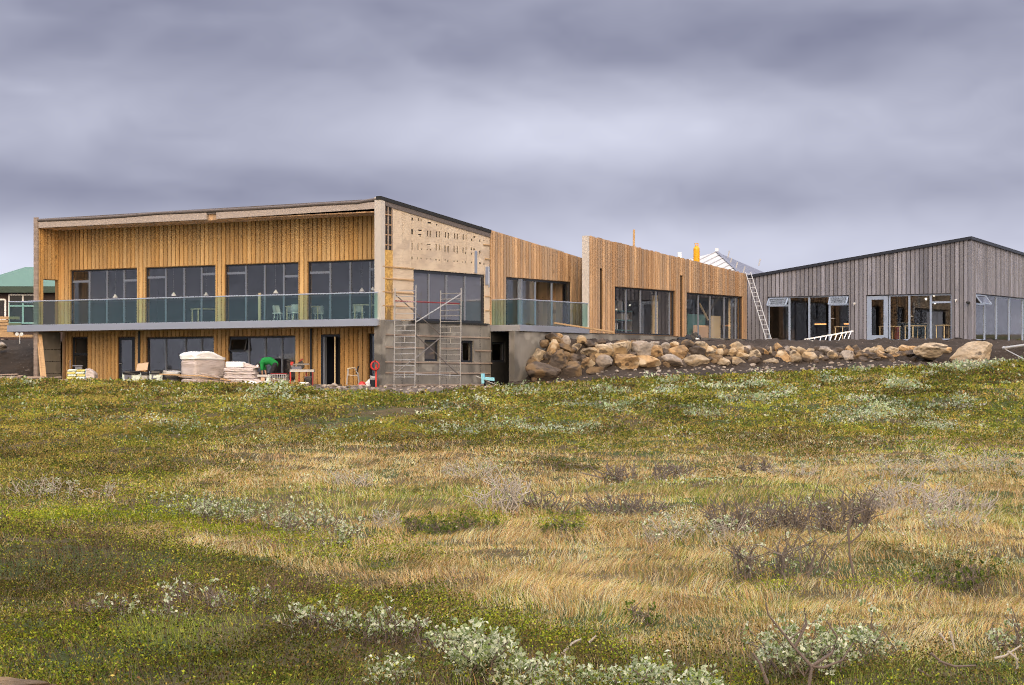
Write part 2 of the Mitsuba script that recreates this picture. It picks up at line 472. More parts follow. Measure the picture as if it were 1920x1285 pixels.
# ---------------------------------------------------------------- walls, windows
def wall(parent, name, fr, t0, t1, z0, top, openings, mat, thick=.25, w=-.03, planks=None, ph=.12, under=None, jag=0.0, label=None, w_under=None):
    """A wall with its openings; planks: material of the upright boards, each an entry of its own."""
    shape = Polygon([(t0, z0), (t1, z0), (t1, top(t1)), (t0, top(t0))])
    for a, b, c, d in openings:
        shape = shape.difference(sbox(a, c, b, d))
    mb = MB()
    fr.poly(mb, shape, w - thick, w)
    key = put(f'{parent}__{name}', mb, mat, label=label)
    if planks:
        k0 = math.floor((t0 - ph) / SP)
        k = k0
        while ph + k * SP < t1:
            a, b = ph + k * SP + .012, ph + k * SP + .190
            k += 1
            a, b = max(a, t0), min(b, t1)
            if b - a < .05:
                continue
            j = jag * (rng.random() - .3)
            col = sbox(a, z0 + .01 * rng.random(), b, 30).intersection(Polygon([(t0 - 1, z0 - 1), (t1 + 1, z0 - 1), (t1 + 1, top(t1 + 1) + .02 + j), (t0 - 1, top(t0 - 1) + .02 + j)]))
            for o0, o1, c, d in openings:
                col = col.difference(sbox(o0 - .012, c - .03, o1 + .012, d + .03))
            for g in getattr(col, 'geoms', [col]):
                x0, y0, x1, y1 = g.bounds
                if x1 - x0 > .05 and y1 - y0 > .05:
                    m = MB()
                    fr.poly(m, g, w + .001, w + .042 + .014 * rng.random())
                    put(f'{key}__plank', m, planks)
    return key


def window(parent, name, fr, t0, t1, z0, z1, mull=(), trans=(), w=-.10, fm='dark_frame', mm=None, fw=.06, mw=.06, label=None, glass='glass', skip=()):
    mb = MB()
    w0, w1 = w - .07, w
    for a, b, c, d in ((t0, t0 + fw, z0, z1), (t1 - fw, t1, z0, z1), (t0 + fw, t1 - fw, z1 - fw, z1), (t0 + fw, t1 - fw, z0, z0 + fw)):
        fr.box(mb, a, b, w0, w1, c, d)
    key = put(f'{parent}__{name}', mb, fm, label=label)
    edges = [t0 + fw] + sorted(mull) + [t1 - fw]
    for m in sorted(mull):
        put(f'{key}__mullion', fr.box(MB(), m - mw / 2, m + mw / 2, w0 + .003, w1 + .012, z0 + fw, z1 - fw), mm or fm)
    td = dict(trans)
    for i, (a, b) in enumerate(zip(edges[:-1], edges[1:])):
        a, b = a + (mw / 2 if i else 0), b - (mw / 2 if i < len(edges) - 2 else 0)
        parts = [(z0 + fw, z1 - fw)]
        if i in td:
            zt = td[i]
            put(f'{key}__transom', fr.box(MB(), a, b, w0 + .005, w1 + .004, zt - .05, zt + .05), mm or fm)
            parts = [(z0 + fw, zt - .05), (zt + .05, z1 - fw)]
        for q, (c, d) in enumerate(parts):
            if (i, q) in skip:
                continue
            put(f'{key}__pane', MB().add([fr.P(a, w - .04, c), fr.P(b, w - .04, c), fr.P(b, w - .04, d), fr.P(a, w - .04, d)], [[0, 1, 2, 3]]), glass)
    return key


def sash(key, fr, a, b, z0, z1, out, fm, w=-.06):
    """A top-hung sash standing open."""
    mb = MB()
    p = lambda t, k: fr.P(t, w + out * k, z1 - (z1 - z0) * k)
    for q0, q1 in ((p(a, 0), p(a, 1)), (p(b, 0), p(b, 1)), (p(a, 0), p(b, 0)), (p(a, 1), p(b, 1))):
        mb.bar(q0, q1, .06, .06)
    s = put(f'{key}__open_sash', mb, fm, label='top-hung sash standing open')
    put(f'{key}__pane', MB().add([p(a, 0), p(b, 0), p(b, 1), p(a, 1)], [[0, 1, 2, 3]]), 'glass')
    return s


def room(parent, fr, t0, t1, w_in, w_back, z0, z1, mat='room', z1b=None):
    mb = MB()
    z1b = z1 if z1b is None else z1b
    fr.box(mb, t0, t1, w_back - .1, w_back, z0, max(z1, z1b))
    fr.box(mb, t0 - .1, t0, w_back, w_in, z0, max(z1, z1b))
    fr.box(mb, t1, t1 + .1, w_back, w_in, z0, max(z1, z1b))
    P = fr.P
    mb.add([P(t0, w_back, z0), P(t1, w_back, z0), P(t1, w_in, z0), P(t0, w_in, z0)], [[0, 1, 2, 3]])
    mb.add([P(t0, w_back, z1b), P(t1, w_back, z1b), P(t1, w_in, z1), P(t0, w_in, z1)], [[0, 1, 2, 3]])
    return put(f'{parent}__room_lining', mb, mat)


SL = .106
gtop = lambda s: 9.33 - SL * s
# ======================================================= two-storey timber building
B = thing('timber_building', 'two-storey building in golden timber with glass balcony, concrete ground floor and bare plywood gable', 'building')
upw = [(14.62, 18.69), (10.05, 14.13), (5.43, 9.52), (.87, 4.95)]
ops = [(a, b, 4.2, 6.84) for a, b in upw]
wall(B, 'balcony_wall', FR, .02, 19.28, 4.2, lambda t: 8.80, ops, 'shaded_under_gold', planks='wood_gold')
um = [((17.6, 16.53, 15.49), ((0, 6.3), (3, 6.32))), ((13.01, 11.94, 10.93), ((0, 6.47), (3, 6.4))), ((8.41, 7.37, 6.32), ((0, 6.26), (3, 6.47))), ((3.81, 2.75, 1.71), ((0, 6.45), (3, 6.38)))]
for (a, b), (m, tr) in zip(upw, um):
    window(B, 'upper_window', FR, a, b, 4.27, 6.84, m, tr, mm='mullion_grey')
low = [(17.66, 18.62, 1.5, 3.74), (14.78, 15.78, 1.5, 3.71), (10.14, 14.08, 1.75, 3.68), (5.6, 9.32, 1.72, 3.66), (3.2, 4.2, 1.45, 3.69), (.45, 1.72, 1.6, 3.70)]
wall(B, 'ground_wall', FR, .02, 18.95, 1.25, lambda t: 3.98, low, 'shaded_under_gold', planks='wood_gold')
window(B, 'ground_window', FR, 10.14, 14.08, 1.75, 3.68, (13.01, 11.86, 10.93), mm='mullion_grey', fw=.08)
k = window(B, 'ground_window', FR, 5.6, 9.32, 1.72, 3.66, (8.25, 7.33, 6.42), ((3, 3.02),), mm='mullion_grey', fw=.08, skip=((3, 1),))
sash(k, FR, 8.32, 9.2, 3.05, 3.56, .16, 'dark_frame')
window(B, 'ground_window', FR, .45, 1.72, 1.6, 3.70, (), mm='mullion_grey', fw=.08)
window(B, 'ground_window', FR, 17.66, 18.62, 1.5, 3.74, (), ((0, 2.95),), fw=.07)
d = put(f'{B}__glazed_door', MB().add(FR.box(MB(), 14.80, 14.98, -.14, -.06, 1.5, 3.7).mesh()[0], BOXF), 'dark_frame')
for a in ((15.66, 15.76, 1.5, 3.7), (14.98, 15.66, 3.58, 3.7), (14.98, 15.66, 1.5, 1.66)):
    put(f'{d}__rail', FR.box(MB(), a[0], a[1], -.14, -.062, a[2], a[3]), 'dark_frame')
put(f'{d}__pane', MB().add([FR.P(14.98, -.1, 1.66), FR.P(15.66, -.1, 1.66), FR.P(15.66, -.1, 3.58), FR.P(14.98, -.1, 3.58)], [[0, 1, 2, 3]]), 'glass')
put(f'{d}__door_handle', MB().tube([FR.P(15.60, -.03, 2.5), FR.P(15.72, -.03, 2.5)], .02), 'aluminium')
d = put(f'{B}__open_doorway', FR.box(FR.box(FR.box(MB(), 4.08, 4.2, -.2, .03, 1.45, 3.69), 3.2, 3.3, -.2, .03, 1.45, 3.69), 3.3, 4.08, -.2, .02, 3.6, 3.69), 'dark_frame', label='doorway standing open, black inside')
put(f'{d}__door_leaf', MB().hexa([FR.P(t, w, z) for z in (1.52, 3.58) for t, w in ((3.50, .04), (3.02, .68), (2.98, .65), (3.46, .01))]), 'pale_wood')
put(f'{d}__jamb', FR.box(MB(), 3.98, 4.08, -.1, .05, 1.45, 3.6), 'mullion_grey')
put(f'{d}__sill', FR.box(MB(), 3.1, 4.4, 0.03, .5, 1.40, 1.56), 'concrete')
for t in (4.69, 14.42):
    put(f'{B}__drainpipe', MB().tube([FR.P(t, .10, 1.5), FR.P(t, .10, 3.97)], .05, 8), 'dark_frame')
# left fin: timber with a window hole above, concrete below
FS = Frame(C0 + 19.30 * V, U, -V)
wall(B, 'side_fin', FS, .0, 1.55, 4.27, lambda s: 9.1 - SL * s, [(.34, 1.33, 4.27, 6.39)], 'shaded_under_gold', thick=.16, planks='wood_gold', ph=.18)
put(f'{B}__concrete_fin', FS.box(MB(), 0, 1.5, -.2, 0, 1.2, 3.98), 'concrete')
for z in (2.05, 2.6, 3.15):
    put(f'{B}__concrete_fin__joint', FS.box(MB(), .02, 1.48, 0, .012, z, z + .025), 'membrane')
put(f'{B}__end_post', F0.box(MB(), 19.26, 19.50, -.02, .07, 1.2, 9.24), 'old_board')
# gable
gw, xw = (2.39, 8.0, 4.24, 6.40), (9.8, 15.54, 4.2, 6.39)
wall(B, 'gable_wall', FG, .02, 17.4, 4.24, lambda s: gtop(s) - .02, [gw, xw], 'membrane', thick=.25, w=-.05)
put(f'{B}__corner_post', FG.box(MB(), -.07, .22, -.3, .03, 4.24, 9.34), 'post_pale')
put(f'{B}__concrete_post', FG.box(MB(), -.09, .25, -.3, .03, 1.2, 4.24), 'concrete')
put(f'{B}__osb_sheet', FG.box(MB(), .22, .84, -.048, -.005, 4.25, 7.16), 'osb')
for z in np.arange(7.35, 9.1, .42):
    put(f'{B}__gable_wall__noggin', FG.box(MB(), .30, .78, -.048, -.02, z, z + .05), 'wood_wing')
for s in (.24, .50, .78):
    put(f'{B}__gable_wall__stud', FG.box(MB(), s, s + .06, -.048, .0, 7.17, 9.18), 'old_board')
SLOT = [(420,308,448,352),(515,315,535,362),(558,330,575,365),(662,370,718,402),(790,402,812,428),(418,480,448,562),(520,487,578,512),(518,552,572,572),(545,574,562,600),(652,505,672,590),(695,505,715,600),(790,515,810,605),(832,512,850,605),(925,525,945,612),(965,538,988,625),(1060,545,1078,625),(1103,548,1122,632),(1192,560,1212,645),(1238,565,1252,640),(1318,625,1342,660),(1355,585,1380,615),(1442,640,1462,678),(1505,640,1520,665),(424,690,440,795),(513,692,526,800),(560,692,574,715),(568,768,585,795),(652,702,715,720),(650,780,668,800),(695,780,715,805),(785,705,803,805),(832,712,850,802),(918,728,938,822),(962,735,985,832),(1055,740,1073,830),(1103,742,1120,850),(1190,757,1208,840),(1237,755,1252,790),(1230,820,1248,860),(1315,757,1335,800),(1352,770,1378,802),(1318,838,1338,870),(1440,805,1462,850),(420,895,440,940),(508,905,522,940),(555,910,577,930),(645,915,660,940),(700,920,712,940),(782,928,802,955),(833,940,850,960),(918,938,940,955),(962,945,978,980),(1055,955,1073,978),(1103,955,1122,978),(1185,965,1198,990),(1230,962,1245,995),(1315,970,1335,998),(1440,980,1470,1010),(1505,995,1522,1025)]
SLOT += [(425 + 31.5 * i - 8, 207 + 10.4 * i - 10, 425 + 31.5 * i + 8, 207 + 10.4 * i + 10) for i in range(11)]
SLOT += [(830 + 37.4 * i - 8, 342 + 12.3 * i - 10, 830 + 37.4 * i + 8, 342 + 12.3 * i + 10) for i in range(20)]


def on_gable(px, py):
    r = (px - CX) / f_px
    s = (r * C0[1] - C0[0]) / (U[0] - r * U[1])
    return s, EYE + (HY - py) / f_px * (C0[1] + s * U[1])


seams = [.84, 2.23, 4.55, 6.5, 8.45]
holes = [sbox(*[min(a, b) for a, b in zip(p, q)], *[max(a, b) for a, b in zip(p, q)]) for p, q in ((on_gable(720 + a / 8.032, 370 + b / 8.032), on_gable(720 + c / 8.032, 370 + e / 8.032)) for a, b, c, e in SLOT)]
holes = shapely.union_all(holes)
for a, b in zip(seams[:-1], seams[1:]):
    sh = Polygon([(a + .004, 6.44), (b - .004, 6.44), (b - .004, gtop(b) - .13), (a + .004, gtop(a) - .13)]).difference(holes)
    put(f'{B}__plywood_sheet', FG.poly(MB(), sh, -.048, -.02), 'plywood')
put(f'{B}__plywood_sheet', FG.box(MB(), .843, 2.385, -.048, -.012, 4.25, 6.435), 'plywood')
put(f'{B}__plywood_sheet', FG.box(MB(), 8.005, 8.45, -.048, -.014, 4.25, 6.435), 'plywood')
put(f'{B}__verge_trim', FG.poly(MB(), Polygon([(-.1, gtop(-.1) - .12), (8.5, gtop(8.5) - .12), (8.5, gtop(8.5) + .03), (-.1, gtop(-.1) + .03)]), -.2, .05), 'membrane')
for s0, s1, z in ((.05, 2.37, 6.46), (.05, 2.37, 5.97), (.05, 2.37, 5.41), (.05, 2.37, 4.83), (8.03, 8.45, 7.15), (7.9, 8.45, 7.78), (8.03, 8.45, 6.15), (8.03, 8.45, 5.48), (8.03, 8.45, 4.85)):
    put(f'{B}__wall_batten', FG.box(MB(), s0, s1, -.012, .035, z - .025, z + .025), 'lumber')
put(f'{B}__flashing_strip', FG.box(FG.box(MB(), 7.12, 7.17, -.019, .05, 6.5, 7.45), 7.17, 7.38, -.019, .0, 6.47, 7.47), 'aluminium')
put(f'{B}__flashing_strip', FG.box(FG.box(MB(), 8.02, 8.28, -.011, .04, 6.0, 6.80), 8.28, 8.32, -.011, .06, 5.9, 6.82), 'aluminium')
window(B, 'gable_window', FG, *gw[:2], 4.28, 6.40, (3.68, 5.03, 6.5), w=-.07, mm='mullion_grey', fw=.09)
put(f'{B}__window_sill', FG.box(MB(), 2.2, 8.2, -.04, .06, 4.19, 4.27), 'membrane')
# timber extension behind the small balcony
wall(B, 'extension_wall', FG, 8.46, 17.35, 4.2, gtop, [xw], 'shaded_under_wing', thick=.015, w=.0, planks='wood_wing', ph=.18)
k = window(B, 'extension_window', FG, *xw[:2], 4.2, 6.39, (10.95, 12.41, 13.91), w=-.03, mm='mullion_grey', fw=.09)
put(f'{k}__door_leaf', FG.box(MB(), 10.88, 10.95, -.02, .16, 4.22, 6.36), 'mullion_grey')
# concrete storey
cw = [(3.2, 4.32, 2.55, 3.47), (6.05, 7.1, 2.52, 3.48), (8.62, 9.74, 2.55, 3.45)]
wall(B, 'concrete_wall', FG, .25, 8.52, 1.0, lambda s: 4.23, cw[:2], 'concrete', thick=.3, w=.0)
wall(B, 'recess_wall', FG, 8.53, 15.0, 1.0, lambda s: 3.95, cw[2:], 'membrane', thick=.3, w=.0, label='wall under the small balcony with its deep shade put into a dark colour')  # near-black material paints in the deep shade below the balcony
for a, b, c, e in cw:
    window(B, 'basement_window', FG, a, b, c, e, (), w=-.08, fw=.09)
for z, s0, s1 in ((3.63, .25, 8.4), (3.11, .25, 3.15), (3.11, 4.4, 6.0), (3.05, 7.2, 8.5), (2.49, .25, 8.55), (2.04, .25, 8.4), (1.53, .25, 8.0)):
    put(f'{B}__concrete_batten', FG.box(MB(), s0, s1, .0, .045, z - .03, z + .03), 'old_board')
for s in (1.5, 2.7, 4.9, 7.6):
    put(f'{B}__concrete_joint', FG.box(MB(), s, s + .02, .0, .004, 1.5, 4.2), 'membrane')
put(f'{B}__balcony_wall_concrete', FT.box(MB(), 8.11, 15.2, -.3, 0, 1.0, 3.92), 'concrete')
# balconies
k = put(f'{B}__long_balcony', F0.box(MB(), .03, 20.97, -1.47, .25, 4.02, 4.255), 'aluminium', label='long balcony slab with pale metal edge')
put(f'{k}__edge_strip', F0.box(MB(), .02, 20.98, .25, .27, 3.99, 4.29), 'aluminium')
put(f'{k}__soffit', F0.box(MB(), .03, 20.97, -1.47, .24, 3.985, 4.018), 'old_board')
ts = np.linspace(.05, 20.95, 15)
for a, b in zip(ts[:-1], ts[1:]):
    put(f'{k}__glass_panel', MB().add([F0.P(a + .008, .2, 4.26), F0.P(b - .008, .2, 4.26), F0.P(b - .008, .2, 5.36), F0.P(a + .008, .2, 5.36)], [[0, 1, 2, 3]]), 'balcony_glass')
put(f'{k}__glass_panel', MB().add([F0.P(20.95, .19, 4.26), F0.P(20.95, -1.4, 4.26), F0.P(20.95, -1.4, 5.36), F0.P(20.95, .19, 5.36)], [[0, 1, 2, 3]]), 'balcony_glass')
put(f'{k}__handrail', MB().tube([F0.P(.03, .2, 5.37), F0.P(20.95, .2, 5.37), F0.P(20.95, -1.4, 5.37)], .026, 8), 'aluminium')
k = put(f'{B}__small_balcony', FG.box(MB(), 8.46, 14.62, .02, 1.56, 3.96, 4.17), 'aluminium', label='small balcony slab above the concrete corner')
put(f'{k}__edge_strip', FG.box(FG.box(MB(), 8.44, 14.62, 1.56, 1.58, 3.925, 4.2), 8.43, 8.455, .02, 1.58, 3.925, 4.2), 'aluminium')
for a, b in zip(np.linspace(8.5, 14.6, 5)[:-1], np.linspace(8.5, 14.6, 5)[1:]):
    put(f'{k}__glass_panel', MB().add([FG.P(a + .008, 1.5, 4.2), FG.P(b - .008, 1.5, 4.2), FG.P(b - .008, 1.5, 5.31), FG.P(a + .008, 1.5, 5.31)], [[0, 1, 2, 3]]), 'balcony_glass')
put(f'{k}__glass_panel', MB().add([FG.P(8.5, .05, 4.2), FG.P(8.5, 1.49, 4.2), FG.P(8.5, 1.49, 5.31), FG.P(8.5, .05, 5.31)], [[0, 1, 2, 3]]), 'balcony_glass')
put(f'{k}__handrail', MB().tube([FG.P(8.5, .04, 5.33), FG.P(8.5, 1.5, 5.33), FG.P(14.62, 1.5, 5.33)], .024, 8), 'aluminium')
# roof
mb = MB()
P = lambda s, t, z: np.array([*(C0 + s * U + t * V), z])
mb.hexa([P(-.02, -.02, 9.02), P(17.3, -.02, 9.02 - SL * 17.3), P(17.3, 19.45, 9.02 - SL * 17.3), P(-.02, 19.45, 8.95), P(-.02, -.02, 9.27), P(17.3, -.02, 9.27 - SL * 17.3), P(17.3, 19.45, 9.27 - SL * 17.3), P(-.02, 19.45, 9.17)])
k = put(f'{B}__roof', mb, 'roof_felt')
tt = np.linspace(.0, 19.3, 80)
hump = .05 * np.sin(tt * .7) + .10 * (nz(tt, tt * 0, .5, 3) - .5)
mb = MB()
nt = len(tt)
pr = []
for w_, dz in ((-.15, .05), (.06, .055), (.085, .0), (.055, -.08), (-.15, -.08)):
    pr.append(np.column_stack([*(F0.o + tt[:, None] * F0.d + w_ * F0.n).T, 9.17 - .004 * tt + .10 * (tt < 1.2) * (1.2 - tt) + hump * .3 + dz]))
put(f'{k}__felt_edge', mb.add(np.array(pr).reshape(-1, 3), grid_faces(5, nt)), 'roof_felt', True)
put(f'{k}__fascia_board', F0.poly(MB(), Polygon([(9.3, 8.76), (13.9, 8.76), (13.9, 9.07), (9.3, 9.08)]), -.06, .035), 'fascia_wood')
put(f'{k}__fascia_board', F0.poly(MB(), Polygon([(13.92, 8.76), (19.24, 8.75), (19.24, 9.08), (13.92, 9.07)]), -.06, .03), 'fascia_wood')
put(f'{k}__fascia_board', F0.poly(MB(), Polygon([(.24, 8.86), (8.75, 8.76), (8.75, 9.08), (.24, 9.14)]), -.06, .035), 'fascia_wood')
put(f'{k}__fascia_gap', F0.box(MB(), 8.77, 9.28, -.12, -.06, 8.74, 9.05), 'wood_wing', label='dark bare timber where a fascia board is missing')
put(f'{k}__soffit', F0.box(MB(), .05, 19.28, -1.5, -.06, 8.72, 8.77), 'wood_wing')
put(f'{k}__roof_hatch', MB().hexa([P(15.2, 1.2, 7.4), P(17.0, 1.2, 7.3), P(17.0, 3.2, 7.3), P(15.2, 3.2, 7.4), P(15.2, 1.2, 8.15), P(17.0, 1.2, 7.95), P(17.0, 3.2, 7.95), P(15.2, 3.2, 8.15)]), 'zinc_light')
# rooms behind the glass
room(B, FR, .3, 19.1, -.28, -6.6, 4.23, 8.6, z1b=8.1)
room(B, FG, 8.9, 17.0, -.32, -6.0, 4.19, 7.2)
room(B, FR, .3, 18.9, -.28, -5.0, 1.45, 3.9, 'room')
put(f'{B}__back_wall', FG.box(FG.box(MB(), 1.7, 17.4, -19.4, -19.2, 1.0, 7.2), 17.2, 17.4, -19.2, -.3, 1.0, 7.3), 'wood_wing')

# ======================================================= timber wing
WB = thing('timber_wing', 'low single-storey wing clad in upright brown timber boards behind the boulder wall', 'building')
wtop = lambda s: 8.48 - .064 * (s - 14.65)
wa, wb = (17.24, 23.38, 3.98, 6.20), (24.68, 31.06, 3.86, 6.17)
sl1, sl2 = (15.77, 16.02, 4.1, 7.0), (23.96, 24.2, 3.95, 7.0)
w = wall(WB, 'front_wall', FT, 14.66, 31.66, 3.95, wtop, [wa, wb, sl1, sl2], 'shaded_under_wing', thick=.25, planks='wood_wing', ph=.18, jag=.05)
put(f'{w}__end_board', FT.box(MB(), 14.60, 14.68, -.3, .035, 3.95, 8.50), 'post_pale')
for a, b, c, e in (sl1, sl2):
    put(f'{w}__dark_slot', FT.box(MB(), a, b, -.28, -.12, c, e), 'membrane')
put(f'{WB}__plinth', FT.box(MB(), 14.7, 31.6, -.3, -.05, 3.0, 3.945), 'concrete')
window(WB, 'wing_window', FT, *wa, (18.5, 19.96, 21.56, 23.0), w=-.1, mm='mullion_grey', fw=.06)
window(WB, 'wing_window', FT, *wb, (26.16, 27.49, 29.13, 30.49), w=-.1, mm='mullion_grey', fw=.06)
mb = MB()
q = lambda s, t, z: FT.P(s, -t, z)
mb.hexa([q(17.45, .26, 7.0), q(31.6, .26, 6.6), q(31.6, 10, 6.6), q(17.45, 10, 7.0), q(17.45, .26, 7.2), q(31.6, .26, 6.8), q(31.6, 10, 6.8), q(17.45, 10, 7.2)])
put(f'{WB}__roof', mb, 'membrane')
put(f'{WB}__side_wall', FT.box(MB(), 31.42, 31.66, -10, -.29, 3.2, 6.95), 'wood_wing')
put(f'{WB}__side_wall', FT.box(MB(), 15.2, 15.4, -10, -1.85, 3.2, 7.6), 'wood_wing')
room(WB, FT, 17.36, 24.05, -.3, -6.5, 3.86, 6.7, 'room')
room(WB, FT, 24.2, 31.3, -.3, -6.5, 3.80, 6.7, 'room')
# ======================================================= grey building
K = thing('grey_building', 'weathered grey timber-clad building with light blue door and window frames at right', 'building')
kt = lambda t: 9.0 - .133 * t
ks = lambda s: 9.0 - .0545 * s
ka, kb, kr = (6.67, 11.36, 3.83, 6.22), (1.01, 5.69, 3.83, 6.20), (.86, 11.5, 3.83, 6.20)
wall(K, 'front_wall', FK, .03, 12.9, 3.5, lambda t: kt(t) - .08, [ka, kb], 'shaded_under_grey', planks='wood_grey', ph=.12)
wall(K, 'side_wall', FKR, .03, 14, 3.5, lambda s: ks(s) - .08, [kr], 'shaded_under_grey', planks='wood_grey', ph=.12)
put(f'{K}__corner_board', FK.box(FK.box(MB(), -.03, .10, -.03, .025, 3.5, 8.86), -.055, -.03, -.12, .025, 3.5, 8.86), 'wood_grey')
Q = lambda s, t, z: np.array([*(GC + s * U + t * V), z])
rz = lambda s, t: 9.0 - .133 * t - .0545 * s
cor = [(-.12, -.12), (14.2, -.12), (14.2, 13.0), (-.12, 13.0)]
put(f'{K}__roof', MB().hexa([Q(s, t, rz(s, t) - .06) for s, t in cor] + [Q(s, t, rz(s, t) + .09) for s, t in cor]), 'dark_frame')
k = window(K, 'front_window', FK, *ka, (10.14, 8.99, 7.81), ((0, 5.77), (3, 5.77)), fm='blue_frame', fw=.05, mw=.10, skip=((0, 1), (3, 1)))
sash(k, FK, 10.2, 11.3, 5.78, 6.16, .30, 'blue_frame')
sash(k, FK, 6.74, 7.75, 5.78, 6.16, .26, 'blue_frame')
k = window(K, 'front_window', FK, 1.01, 4.46, 3.83, 6.20, (3.34, 2.16), ((0, 5.78),), fm='blue_frame', fw=.07, mw=.10)
d = put(f'{K}__door', FK.box(FK.box(FK.box(FK.box(MB(), 4.5, 4.74, -.14, -.06, 3.84, 6.17), 5.43, 5.68, -.14, -.06, 3.84, 6.17), 4.74, 5.43, -.14, -.06, 5.98, 6.17), 4.74, 5.43, -.14, -.06, 3.84, 4.12), 'blue_frame', label='light blue glazed door')
put(f'{d}__pane', MB().add([FK.P(4.74, -.1, 4.12), FK.P(5.43, -.1, 4.12), FK.P(5.43, -.1, 5.98), FK.P(4.74, -.1, 5.98)], [[0, 1, 2, 3]]), 'glass')
put(f'{d}__door_handle', MB().tube([FK.P(4.66, -.02, 4.95), FK.P(4.66, -.02, 5.2)], .022), 'aluminium')
k = window(K, 'side_window', FKR, *kr, (2.44, 4.23, 6.23, 8.4, 10.2), ((0, 5.70),), fm='blue_frame', fw=.06, mw=.09, skip=((0, 1),))
sash(k, FKR, .9, 2.38, 5.72, 6.15, .34, 'blue_frame')
put(f'{K}__plinth', FK.box(FKR.box(MB(), .05, 14, -.3, -.06, 2.8, 3.49), .05, 12.9, -.3, -.06, 2.8, 3.49), 'concrete')
for t, z in ((6.33, 5.80), (.74, 5.87)):
    put(f'{K}__wall_lamp', MB().tube([FK.P(t, .02, z), FK.P(t, .12, z), FK.P(t, .12, z - .14)], .045, 8), 'white_paint')
put(f'{K}__wall_lamp', MB().tube([FK.P(.05, .03, 5.72), FK.P(.05, .3, 5.72)], .07, 8), 'membrane')
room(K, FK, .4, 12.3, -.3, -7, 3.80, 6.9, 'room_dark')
put(f'{K}__inner_wall', FKR.box(MB(), .5, 12, -.9, -.85, 3.8, 6.9), 'room')

# ======================================================= houses behind
H = thing('green_roof_house', 'dark brown house with green hipped metal roof behind the left end of the timber building', 'building')
hd = 126.0
hp = lambda px, py, dd=0: at(px, py, hd + dd)
a, b, c, e = hp(-70, 537), hp(150, 537), hp(150, 537, 12), hp(-70, 537, 12)
r0, r1 = hp(47, 498, 6), hp(110, 498, 6)
for p in (c, e):
    p[2] = a[2]
r0[2] = r1[2] = EYE + (HY - 501) / f_px * (hd + 6)
put(f'{H}__roof', MB().add([a, b, c, e, r0, r1], [[0, 1, 5], [0, 5, 4], [1, 2, 5], [2, 3, 4], [2, 4, 5], [3, 0, 4]]), 'green_roof')
put(f'{H}__eave', MB().hexa([a - [0, 0, .36], b - [0, 0, .36], c - [0, 0, .36], e - [0, 0, .36], a - [0, 0, .01], b - [0, 0, .01], c - [0, 0, .01], e - [0, 0, .01]]), 'dark_green')
wl = [p + np.array([0, dy, 0]) for p, dy in ((a, .5), (b, .5), (c, -.5), (e, -.5))]
put(f'{H}__wall', MB().hexa([np.array([p[0], p[1], 3.2]) for p in wl] + [np.array([p[0], p[1], a[2] - .37]) for p in wl]), 'brown_wall')
for x0, x1, y0, y1, mull in ((17, 66, 553, 606, 43), (-10, 10, 562, 600, None)):
    p0, p1 = at(x0, y1, hd + .48), at(x1, y0, hd + .48)
    m = MB()
    for q0, q1 in (((x0, y0), (x1, y0)), ((x0, y1), (x1, y1)), ((x0, y0), (x0, y1)), ((x1, y0), (x1, y1))) + (((((mull, y0), (mull, y1)), ((x0, 574), (x1, 574)))) if mull else ()):
        m.bar(at(*q0, hd + .45), at(*q1, hd + .45), .09, .09)
    k = put(f'{H}__window', m, 'white_paint')
    put(f'{k}__pane', MB().add([[p0[0], p0[1], p0[2]], [p1[0], p0[1], p0[2]], [p1[0], p0[1], p1[2]], [p0[0], p0[1], p1[2]]], [[0, 1, 2, 3]]), 'black_plastic')

R = thing('metal_roof_building', 'hipped standing-seam roof, one slope pale, one dark grey, showing behind the timber wing', 'building')
pk, nr, lf, rt = at(1344, 473, 131), at(1390, 513, 123), at(1150, 513, 127), at(1490, 516, 136)
nr[2] = lf[2] = rt[2] = 7.55
bk = lf + rt - nr
put(f'{R}__pale_slope', MB().add([lf, nr, pk], [[0, 1, 2]]), 'zinc_light')
put(f'{R}__dark_slope', MB().add([nr, rt, pk], [[0, 1, 2]]), 'zinc_dark')
put(f'{R}__rear_slope', MB().add([rt, bk, lf, pk], [[0, 1, 3], [1, 2, 3]]), 'zinc_dark')
put(f'{R}__wall', MB().hexa([np.array([*p[:2], 3.5]) for p in (lf, nr, rt, bk)] + [p - [0, 0, .02] for p in (lf, nr, rt, bk)]), 'brown_wall')
for i in range(1, 12):
    f = i / 12
    p0 = lf + (nr - lf) * f
    ap = np.dot(pk - lf, nr - lf) / np.dot(nr - lf, nr - lf)
    foot = lf + (nr - lf) * ap
    h = min(f / ap, (1 - f) / (1 - ap))
    put(f'{R}__pale_slope__seam', MB().bar(p0 + [0, 0, .03], p0 + (pk - foot) * h + [0, 0, .03], .05, .05), 'seam_grey')
put(f'{R}__hip_cap', MB().bar(nr + [0, 0, .03], pk + [0, 0, .03], .16, .06), 'zinc_dark')
put(f'{R}__ridge_vent', MB().tube([pk, pk + [0, 0, .22]], .10, 8), 'white_paint')
for px, py, dd in ((1366, 481, 130), (1370, 495, 127.6), (1381, 503, 125.2), (1395, 511, 123.6), (1424, 496, 131.5)):
    p = at(px, py, dd)
    put(f'{R}__roof_bracket', MB().box(p + [0, 0, .12], (.07, .07, .42), tilt=(0, .25, 0)), 'seam_grey')
p = at(1274, 480, 129)
put(f'{R}__roof_bracket', MB().tube([p - [0, 0, .3], p + [0, 0, .2]], .12, 8), 'white_paint')

